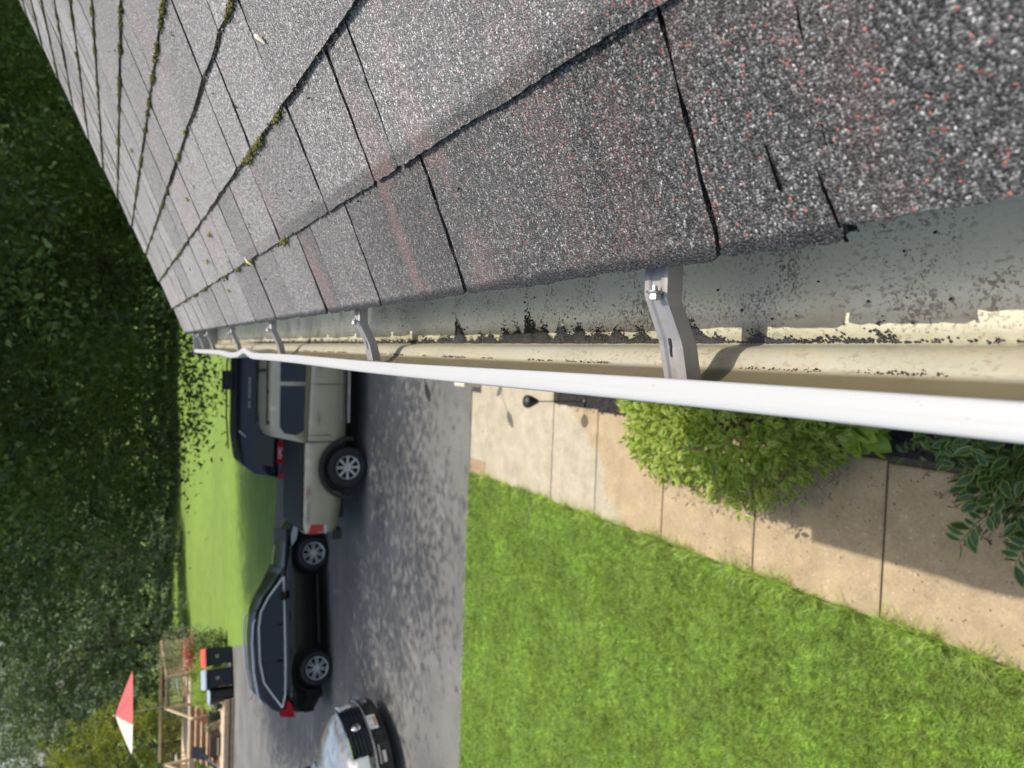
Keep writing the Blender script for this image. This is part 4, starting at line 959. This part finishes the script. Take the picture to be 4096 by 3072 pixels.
def nose_strip(name, y0, y1, z0, z1, off, th, mat, n=14, lean=0.):
    v = []; f = []
    for i in range(n + 1):
        y = y0 + (y1 - y0) * i / n
        for z, q in ((z0, 0), (z1, 0), (z1, 1), (z0, 1)): v.append((nose_x(y) + off + (th if q else 0) - lean * (z - .35), y, z))
    for i in range(n):
        for k in range(4): f.append((4 * i + k, 4 * i + (k + 1) % 4, 4 * i + 4 + (k + 1) % 4, 4 * i + 4 + k))
    f += [(0, 1, 2, 3), (4 * n + 3, 4 * n + 2, 4 * n + 1, 4 * n)]
    return obj(name, v, f, mat, gm)
nose_strip('front_bumper', -.88, .88, .22, .52, .0, .05, M['black'])
nose_strip('grille', -.52, .52, .52, .875, .0, .035, M['dark'], lean=.14)
for k in range(5): nose_strip('grille_slat', -.50, .50, .548 + k * .066, .572 + k * .066, .035, .022, M['paint_navy'], lean=.14)
nose_strip('grille_frame', -.54, .54, .872, .900, .02, .045, M['chrome'], lean=.14)
nose_strip('chrome_bar', -.86, .86, .488, .522, .045, .03, M['chrome'])
nose_strip('lower_intake', -.42, .42, .27, .40, .045, .012, M['dark'])
nose_strip('lower_trim', -.74, -.46, .415, .44, .05, .02, M['chrome']); nose_strip('lower_trim', .46, .74, .415, .44, .05, .02, M['chrome'])
for sd in (-1, 1):
    nose_strip('headlight', min(sd * .56, sd * .84), max(sd * .56, sd * .84), .62, .82, .01, .05, M['clearlens'], lean=.14)
    nose_strip('fog_light', min(sd * .56, sd * .72), max(sd * .56, sd * .72), .32, .38, .05, .012, M['alloydark'])
    MB().box(-1.95, -1.78, sd * .98 - .09, sd * .98 + .07, 1.06, 1.2).build('mirror', M['black'], gm)
Mx = Matrix.Translation((.118, 0, .70)) @ Matrix.Rotation(R(82), 4, 'Y')
MB().lathe([(.085, 0), (.085, .012), (.075, .022), (.05, .028), (0, .03)], 24, Mx).build('emblem', M['chrome'], gm, True)
pl_ = MB().box(.166, .174, -.155, .155, .325, .485).build('licence_plate', M['plate'], gm)
MB().box(.1745, .1755, -.10, .12, .338, .385).build('plate_print', M['plateorange'], pl_)
MB().box(.1745, .1755, -.15, .15, .462, .478).build('plate_band', M['lidgrey'], pl_)
text_mesh('lettering', 'LKR 2047', .06, M['ink'], pl_, Matrix.Translation((.1752, 0, .425)) @ Matrix.Rotation(R(90), 4, 'Z') @ Matrix.Rotation(R(90), 4, 'X'), .001)

# ---------------------------------------------------------------- bins, deck, furniture
def bin_(x, y, rot, w_, h, lid, label, name='wheeled_bin'):
    b = empty(name, (x, y, .008), rot); tag(b, label, 'bin', 'bins standing at the end of the driveway')
    v = []
    for z, s_ in ((.04, .40), (.06, .41), (h - .06, .5)): v += [(sx * w_ * s_, sy_ * .36 * s_ * 2, z) for sx, sy_ in ((-1, -1), (1, -1), (1, 1), (-1, 1))]
    f = [(3, 2, 1, 0)] + [(4 * l + i, 4 * l + (i + 1) % 4, 4 * l + 4 + (i + 1) % 4, 4 * l + 4 + i) for l in range(2) for i in range(4)]
    obj('bin_body', v, f, M['binnavy'], b)
    mb = MB(); mb.add([(-w_ * .53, -.41, h - .06), (w_ * .53, -.41, h - .06), (w_ * .53, .40, h - .06), (-w_ * .53, .40, h - .06), (-w_ * .5, -.38, h), (w_ * .5, -.38, h), (w_ * .5, .36, h + .07), (-w_ * .5, .36, h + .07)], [(3, 2, 1, 0), (4, 5, 6, 7), (0, 1, 5, 4), (1, 2, 6, 5), (2, 3, 7, 6), (3, 0, 4, 7)])
    mb.build('lid', lid, b)
    for sx in (-1, 1): MB().lathe([(0, -.03), (.12, -.03), (.12, .03), (0, .03)], 16, Matrix.Translation((sx * w_ * .42, .30, .12)) @ Matrix.Rotation(R(90), 4, 'Y')).build('wheel', M['tyre'], b)
    MB().tube([(-w_ * .35, .44, h - .03), (w_ * .35, .44, h - .03)], .015, 6).build('handle', M['binnavy'], b)
    mb = MB(); mb.box(-.05, -.02, -.383, -.372, h * .5, h * .62); mb.box(.02, .05, -.383, -.372, h * .5, h * .62); mb.build('marking', M['alloydark'], b)
bin_(-12.98, 31.5, R(24), .72, 1.12, M['lidorange'], 'dark wheeled bin with an orange lid, rightmost of the bins')
bin_(-13.78, 31.2, R(24), .76, 1.12, M['lidgrey'], 'dark wheeled bin with a blue grey lid, middle one of the bins')
b = empty('rubbish_can', (-14.4, 30.95, .008)); tag(b, 'round black rubbish can with a pale grey lid beside the deck', 'bin')
MB().lathe([(0, 0), (.27, 0), (.33, .88), (.33, .9), (0, .9)], 24).build('can', M['black'], b); MB().lathe([(.35, .9), (.355, .94), (.25, .99), (0, 1.01)], 24).build('lid', M['lidgrey'], b); MB().tube([(-.06, 0, 1.0), (0, 0, 1.05), (.06, 0, 1.0)], .012, 6).build('handle', M['black'], b)

deck = empty('deck', (-17, 33, 0)); tag(deck, 'tan wooden deck with railing and broad steps at the end of the driveway', 'deck')
DA = Matrix.Rotation(R(9), 4, 'Z')
def dbox(name, x0, x1, y0, y1, z0, z1, mat, parent=None): return MB().box(x0 + 17, x1 + 17, y0 - 33, y1 - 33, z0, z1).build(name, mat, parent or deck)
dbox('platform_frame', -20.5, -14.52, 30.62, 32.6, 0, .36, M['woodbrown'])
for k in range(13): dbox('board', -20.55, -14.5, 30.55 + k * .158, 30.55 + k * .158 + .148, .362, .395, M['wood'])
dbox('rim_board', -20.55, -14.48, 30.52, 30.56, .20, .37, M['wood']); dbox('rim_board', -20.55, -14.48, 30.56, 30.60, .03, .12, M['wood'])
for k in range(5):
    z = .395 + (k + 1) * .20; y = 32.3 + k * .32
    dbox('riser', -18.3, -15.9, y + .02, y + .045, z - .20, z - .035, M['woodbrown']); dbox('tread', -18.32, -15.88, y, y + .33, z - .034, z, M['wood'])
dbox('deck_frame', -20.5, -14.45, 33.75, 38, 1.15, 1.36, M['woodbrown'])
for k in range(24): dbox('board', -20.5, -14.4, 33.7 + k * .158, 33.7 + k * .158 + .148, 1.362, 1.395, M['wood'])
dbox('fascia_board', -20.5, -14.38, 33.66, 33.70, 1.17, 1.40, M['wood'])
for px in (-14.45, -15.85, -18.35, -20.4): dbox('post', px - .05, px + .05, 33.62, 33.72, .4 if px in (-15.85, -18.35) else 0, 2.42, M['wood'])
for px in (-15.85, -18.35):
    dbox('newel_post', px - .05, px + .05, 32.25, 32.35, .39, 1.42, M['wood'])
    mb = MB(); mb.bar((px + 17, 32.3 - 33, 1.40), (px + 17, 33.7 - 33, 2.35), .06, .09); mb.build('stair_rail', M['wood'], deck)
for (xa, xb) in ((-15.8, -14.5), (-20.3, -18.4)):
    dbox('rail', xa, xb, 33.64, 33.70, 2.34, 2.40, M['wood']); dbox('rail', xa, xb, 33.64, 33.70, 1.50, 1.55, M['wood'])
    n_ = int((xb - xa) / .13)
    for k in range(n_): dbox('baluster', xa + .06 + k * .13, xa + .085 + k * .13, 33.655, 33.685, 1.55, 2.34, M['wood'])
mb = MB(); dbox('back_rail', -20.5, -14.4, 37.9, 37.96, 2.28, 2.40, M['wood']); dbox('side_rail', -14.45, -14.39, 33.75, 37.9, 2.34, 2.40, M['wood'])
for k in range(22): dbox('baluster', -14.435, -14.405, 33.9 + k * .18, 33.93 + k * .18, 1.4, 2.34, M['wood'])
for k in range(30): dbox('baluster', -20.3 + k * .19, -20.275 + k * .19, 37.91, 37.94, 1.4, 2.28, M['woodbrown'])
# umbrella
ub = empty('patio_umbrella', (-16.9, 36.2, 1.395)); tag(ub, 'patio umbrella with red and cream panels above the deck', 'umbrella')
MB().tube([(0, 0, 0), (0, 0, 2.9)], .022, 8).build('pole', M['alloy'], ub)
MB().lathe([(0, 0), (.25, 0), (.24, .06), (.04, .09), (.03, .2), (0, .2)], 20).build('base', M['black'], ub)
RU = 1.85
for k in range(8):
    a0 = 2 * math.pi * (k - .5) / 8 + .55; a1 = a0 + math.pi / 4; v = []; N = 6
    for i in range(N + 1):
        r_ = RU * i / N; sag = -.16 * math.sin(math.pi * i / N)
        for j in range(5):
            t_ = j / 4; a = a0 + (a1 - a0) * t_; e = math.cos(math.pi / 8) / math.cos((t_ - .5) * math.pi / 4)
            rr_ = r_ * e * (1 - .05 * math.sin(math.pi * t_) * i / N); v.append((rr_ * math.cos(a), rr_ * math.sin(a), 2.88 - .66 * (i / N) ** 1.1 + sag * math.sin(math.pi * t_) * .6))
    f = [(i * 5 + j, (i + 1) * 5 + j, (i + 1) * 5 + j + 1, i * 5 + j + 1) for i in range(N) for j in range(4)]
    o_ = obj('panel', v, f, M['fabwhite'] if k in (0, 1, 4, 5, 2) and k != 2 or k == 5 else M['fabred'], ub, True)
    mb = MB(); mb.tube([(0, 0, 2.86), (RU * math.cos(a0) * .99, RU * math.sin(a0) * .99, 2.19)], .01, 5); mb.build('rib', M['alloy'], ub)
MB().lathe([(0, 2.88), (.03, 2.88), (.03, 2.93), (0, 2.96)], 10).build('finial', M['alloy'], ub)
# furniture on the deck and steps
def chair(x, y, z, rot, mat, cush, label):
    c = empty('patio_chair', (x, y, z), rot); tag(c, label, 'chair', 'patio chairs on the deck')
    for sx in (-.25, .25):
        for sy_ in (-.22, .22): MB().tube([(sx, sy_, 0), (sx * .95, sy_ * .95, .42)], .014, 6).build('leg', mat, c)
        MB().tube([(sx, .24, .42), (sx, .33, .95)], .014, 6).build('back_post', mat, c); MB().tube([(sx, -.24, .62), (sx, .28, .64)], .014, 6).build('arm', mat, c)
    MB().box(-.26, .26, -.25, .25, .41, .46).build('seat', cush, c)
    mb = MB()
    for k in range(6): mb.bar((-.2 + k * .08, .25, .46), (-.2 + k * .08, .33, .93), .03, .015)
    mb.build('backrest', cush, c)
chair(-16.6, 34.7, 1.395, R(20), M['black'], M['leafgrey'], 'dark patio chair with a green cushion at the head of the deck steps')
chair(-15.3, 34.9, 1.395, R(-60), M['lidgrey'], M['lidgrey'], 'pale grey patio chair behind the right deck railing')
chair(-18.9, 34.8, 1.395, R(140), M['black'], M['stone'], 'patio chair with a beige seat behind the left deck railing')
tb = empty('patio_table', (-16.9, 36.2, 1.395)); tag(tb, 'round dark patio table under the red and cream umbrella', 'table')
MB().lathe([(.03, .70), (.6, .70), (.6, .73), (.03, .73)], 24).build('table_top', M['black'], tb)
for k in range(4):
    a = k * 1.571 + .4; MB().tube([(math.cos(a) * .5, math.sin(a) * .5, 0), (math.cos(a) * .45, math.sin(a) * .45, .7)], .015, 6).build('leg', M['black'], tb)
bk = empty('planter_crate', (-16.75, 31.55, .395)); tag(bk, 'dark brown crate with a row of cut outs standing on the low deck platform', 'crate')
MB().box(-.45, .45, -.25, .25, 0, .42).build('crate_box', M['crate'], bk)
for k in range(7): MB().box(-.38 + k * .11, -.32 + k * .11, -.262, -.25, .08, .16).build('cut_out', M['alloydark'], bk)
gc = empty('lounge_chair', (-17.6, 31.9, .395), R(30)); tag(gc, 'folded black lounge chair leaning beside the steps at the picture edge', 'chair')
mb = MB(); mb.bar((-.4, 0, .12), (.3, .1, .62), .6, .05); mb.build('seat', M['black'], gc); mb = MB(); mb.bar((.25, .1, .5), (.45, .3, 1.0), .6, .04); mb.build('backrest', M['black'], gc)
for sx in (-.28, .28): mb = MB(); mb.tube([(-.4, sx, 0), (.0, sx, .45), (.45, sx, 0)], .016, 6); mb.build('leg', M['alloy'], gc)
def flowerpot(x, y, z, r, h, mat, fm, label, nf, lm=None):
    p = empty('flower_pot', (x, y, z)); tag(p, label, 'flower pot')
    MB().lathe([(0, 0), (r * .7, 0), (r, h), (r * 1.05, h), (r * .95, h * .97), (0, h * .9)], 20).build('pot', mat, p, True)
    n = nf; d = rng.normal(size=(n, 3)); d /= np.linalg.norm(d, axis=1)[:, None]; P_ = d * rng.uniform(.4, 1, (n, 1)) * np.array([r * 1.5, r * 1.5, h * .8]) + np.array([0, 0, h * 1.5])
    tag(leaf_quads('foliage', P_, .07, lm or M['leafmid'], p), kind='stuff'); q = P_[rng.integers(0, n, n // 3)] * np.array([1.05, 1.05, 1.05])
    tag(leaf_quads('flowers', q, .06, fm, p, ratio=.9), kind='stuff')
flowerpot(-15.65, 31.75, .395, .26, .42, M['pot'], M['leafred'], 'dark green pot with red flowers at the foot of the deck steps', 420)
flowerpot(-16.2, 32.0, .395, .20, .25, M['stone'], M['flowerpink'], 'pot of pale flowers on the platform between the green pot and the crate', 300)
flowerpot(-15.0, 31.2, .395, .14, .2, M['pot'], M['flowerpink'], 'small pot of pale flowers on the platform corner beside the rubbish can', 150)
flowerpot(-15.5, 34.3, 1.395, .18, .25, M['stone'], M['flowerpink'], 'pot of pale pink flowers behind the deck railing above the steps', 200)
flowerpot(-19.0, 34.2, 1.395, .22, .28, M['stone'], M['leafred'], 'pot of red flowers at the far left end of the deck', 260)

# ---------------------------------------------------------------- shrubs and trees beyond
def cloud(name, loc, rad, n, size, mat, label, cat, flat=.3, ratio=.55, seed=1, stem=True):
    r_ = empty(name, loc); tag(r_, label, cat)
    d = rng.normal(size=(n, 3)); d /= np.linalg.norm(d, axis=1)[:, None]
    k = rng.uniform(.2, 1, n) ** .4 * (1 + .22 * noise_pts(d, 3., seed) + .12 * noise_pts(d, 7., seed + 2))
    P_ = d * k[:, None] * np.array(rad) + np.array([0, 0, rad[2] * .9]); P_[:, 2] = np.maximum(P_[:, 2], .03)
    leaf_quads('foliage', P_, size, mat, r_, flat, ratio)
    if stem: MB().tube([(0, 0, 0), (0, 0, rad[2])], [.04, .015], 6).build('stem', M['bark'], r_)
    return r_
cloud('shrub', (-14.0, 35.0, 0), (1.25, 1.0, 1.65), 2600, .11, M['leafgrey'], 'grey green airy shrub to the right of the deck, tallest of the group', 'shrub', seed=2)
cloud('shrub', (-13.0, 33.2, 0), (.55, .5, .85), 1300, .09, M['leafnear'], 'dark bush behind the orange lidded bin', 'shrub', seed=4)
fb = cloud('flowering_bush', (-13.5, 33.7, .6), (.75, .45, .62), 900, .08, M['leafnear'], 'bush crowned with crimson flowers between the grey shrub and the dark bush', 'bush', seed=5)
tag(leaf_quads('flowers', np.c_[rng.normal(0, .35, 320), rng.normal(0, .25, 320), .85 + rng.normal(0, .14, 320)], .10, M['leafred'], fb, ratio=.9), kind='stuff')
cloud('shrub', (-14.35, 33.4, .8), (.4, .4, .42), 500, .08, M['leafyellow'], 'small bright yellow green plant beside the deck corner', 'shrub', seed=6)
og = empty('ornamental_grass', (-14.55, 32.75, 0)); tag(og, 'big mound of arching green ornamental grass in front of the deck', 'grass clump')
mb = MB()
for i in range(420):
    a = random.uniform(0, 6.28); L = random.uniform(.9, 1.5); o1 = Vector((math.cos(a) * .3, math.sin(a) * .25, 0)); q = random.uniform(.5, 1.15)
    p = [o1, o1 + Vector((math.cos(a) * .25 * q, math.sin(a) * .25 * q, L * .7)), o1 + Vector((math.cos(a) * .62 * q, math.sin(a) * .6 * q, L)), o1 + Vector((math.cos(a) * 1.05 * q, math.sin(a) * .9 * q, L * .72))]
    sdv = Vector((-math.sin(a), math.cos(a), 0)) * .012
    for i_ in range(3):
        w0, w1 = (1, 1, .7, .1)[i_], (1, 1, .7, .1)[i_ + 1]
        mb.add([p[i_] - sdv * w0, p[i_] + sdv * w0, p[i_ + 1] + sdv * w1, p[i_ + 1] - sdv * w1], [(0, 1, 2, 3)])
mb.build('blades', M['grass'], og)

def limb(mb, p0, d, L, r, depth):
    p = Vector(p0); pts = [p.copy()]; dd = Vector(d).normalized()
    for i in range(4):
        dd = (dd + Vector((random.uniform(-.18, .18), random.uniform(-.18, .18), random.uniform(-.05, .12)))).normalized(); p = p + dd * L / 4; pts.append(p.copy())
    mb.tube(pts, [r, r * .82, r * .66, r * .5, r * .32], 7, cap=False)
    if depth > 0:
        for i in range(3):
            q = pts[2 + i % 3]; a = random.uniform(0, 6.28); limb(mb, q, dd + Vector((math.cos(a), math.sin(a), random.uniform(-.1, .5))) * .9, L * .62, r * .42, depth - 1)
def tree_parts(crown_c, rad, n, size, hT, rT, clump, seed, drape=0.):
    """returns foliage points gathered in clumps through the crown"""
    nc = n // clump
    d = rng.normal(size=(nc, 3)); d /= np.linalg.norm(d, axis=1)[:, None]
    k = rng.uniform(.12, 1, nc) ** .36 * (1 + .20 * noise_pts(d, 2.6, seed) + .12 * noise_pts(d, 6., seed + 1))
    c = d * k[:, None] * np.array(rad) + np.array(crown_c)
    if drape: c[:, 2] -= drape * np.maximum(0, rng.normal(0, 1, nc)) * (c[:, 2] < crown_c[2])
    ax = d * np.array([1, 1, .3]) + rng.normal(size=(nc, 3)) * .3
    P_ = np.repeat(c, clump, 0) + np.repeat(ax, clump, 0) * rng.normal(0, .55, (nc * clump, 1)) * rad[0] * .10 + rng.normal(size=(nc * clump, 3)) * np.array([.26, .26, .14]) * rad[0] * .16
    P_[:, 2] = np.maximum(P_[:, 2], .1)
    return P_
def tree(name, loc, rad, zc, n, size, mat, label, seed, rT=.25, clump=40, drape=0., group=None, ratio=.55):
    t_ = empty(name, loc); tag(t_, label, 'tree', group)
    mb = MB(); mb.tube([(0, 0, -.2), (.1, 0, zc * .3), (-.05, .1, zc * .7), (0, 0, zc)], [rT * 1.25, rT, rT * .8, rT * .5], 10)
    for i in range(7):
        a = i * .9 + seed; limb(mb, (0, 0, zc * (.45 + .08 * i)), (math.cos(a), math.sin(a), .45), rad[0] * .75, rT * .4, 1)
    mb.build('trunk', M['bark'], t_)
    P_ = tree_parts((0, 0, zc), rad, n, size, 0, 0, clump, seed, drape)
    leaf_quads('crown', P_, size, mat, t_, .35, ratio)
    return t_
def retree(src, loc, rot, sc, label, mat=None):
    c = src.copy(); COL.objects.link(c); c.location = loc; c.rotation_euler = (0, 0, rot); c.scale = sc; c['label'] = label
    for ch in src.children:
        k = ch.copy(); COL.objects.link(k); k.parent = c
        if mat and ch.name.startswith('crown'):
            k.data = ch.data.copy(); k.data.materials[0] = mat
    return c
# the big shade tree that overhangs the cars and the back lawn
tree('shade_tree', (1.9, 22.0, 0), (9.9, 9.7, 8.0), 10.7, 400000, .145, M['leafnear'], 'huge dark shade tree whose low branches hang behind the parked cars', 1, .42, 130, .45)
G_ = 'trees behind the back lawn'
ta = tree('tree', (-9, 66, 0), (6.5, 6.5, 7.5), 7.2, 30000, .34, M['leafmid'], 'green leafy tree at the far edge of the lawn, above the crossover roof', 11, .3, 36, .8, G_)
tb_ = tree('tree', (-24, 48, 0), (4.2, 4.2, 6.5), 6.6, 26000, .24, M['leafblue'], 'blue green feathery tree above the umbrella', 12, .22, 26, .9, G_, .35)
bg = [(ta, (2, 70, 0), 1.1, (1.15, 1.1, 1.3), 'green leafy tree at the far edge of the lawn, left of the gutter end', M['leafnear']), (ta, (13, 66, 0), 2.3, (1.1, 1.1, 1.35), 'dark tree behind the upper end of the shingle roof', M['leafnear']), (ta, (24, 60, 0), .4, (1.2, 1.2, 1.4), 'dark tree farthest right beyond the roof slope', None),
      (ta, (-19, 72, 0), 3.3, (1.2, 1.2, 1.35), 'tall green tree behind the back lawn between the cars and the umbrella', None), (ta, (-30, 74, 0), 4.1, (1.1, 1.1, 1.0), 'tall green tree standing behind the feathery trees above the deck', None), (ta, (-42, 66, 0), 5.1, (1.1, 1.1, 1.15), 'green tree at the far left beside the patch of sky', None),
      (tb_, (-19.5, 52, 0), 1.9, (1., 1., 1.15), 'feathery blue green tree behind the grey shrub', None), (tb_, (-29, 50, 0), 2.9, (.9, .9, .95), 'feathery tree leftmost above the deck, next to the sky gap', None), (tb_, (-15, 57, 0), .9, (1., 1., 1.2), 'feathery tree right of the umbrella where the lawn ends', None),
      (tb_, (-21.5, 41.5, 0), 4.2, (.62, .62, .56), 'yellow green small tree directly behind the umbrella', M['leafyellow']), (ta, (-4, 84, 0), 4.0, (1.5, 1.3, 1.9), 'tall dark tree in the second row, behind the lawn centre', M['leafnear']), (ta, (12, 88, 0), 5., (1.7, 1.3, 2.), 'tall dark tree in the second row, behind the roof slope', M['leafnear']), (ta, (-20, 90, 0), .2, (1.6, 1.3, 1.9), 'tall tree in the second row, behind the feathery trees', None), (ta, (30, 80, 0), .9, (1.6, 1.4, 1.9), 'tall dark tree in the second row at the far right', M['leafnear'])]
for src, loc, rt, sc, lb, mt in bg: retree(src, loc, rt, sc, lb, mt)
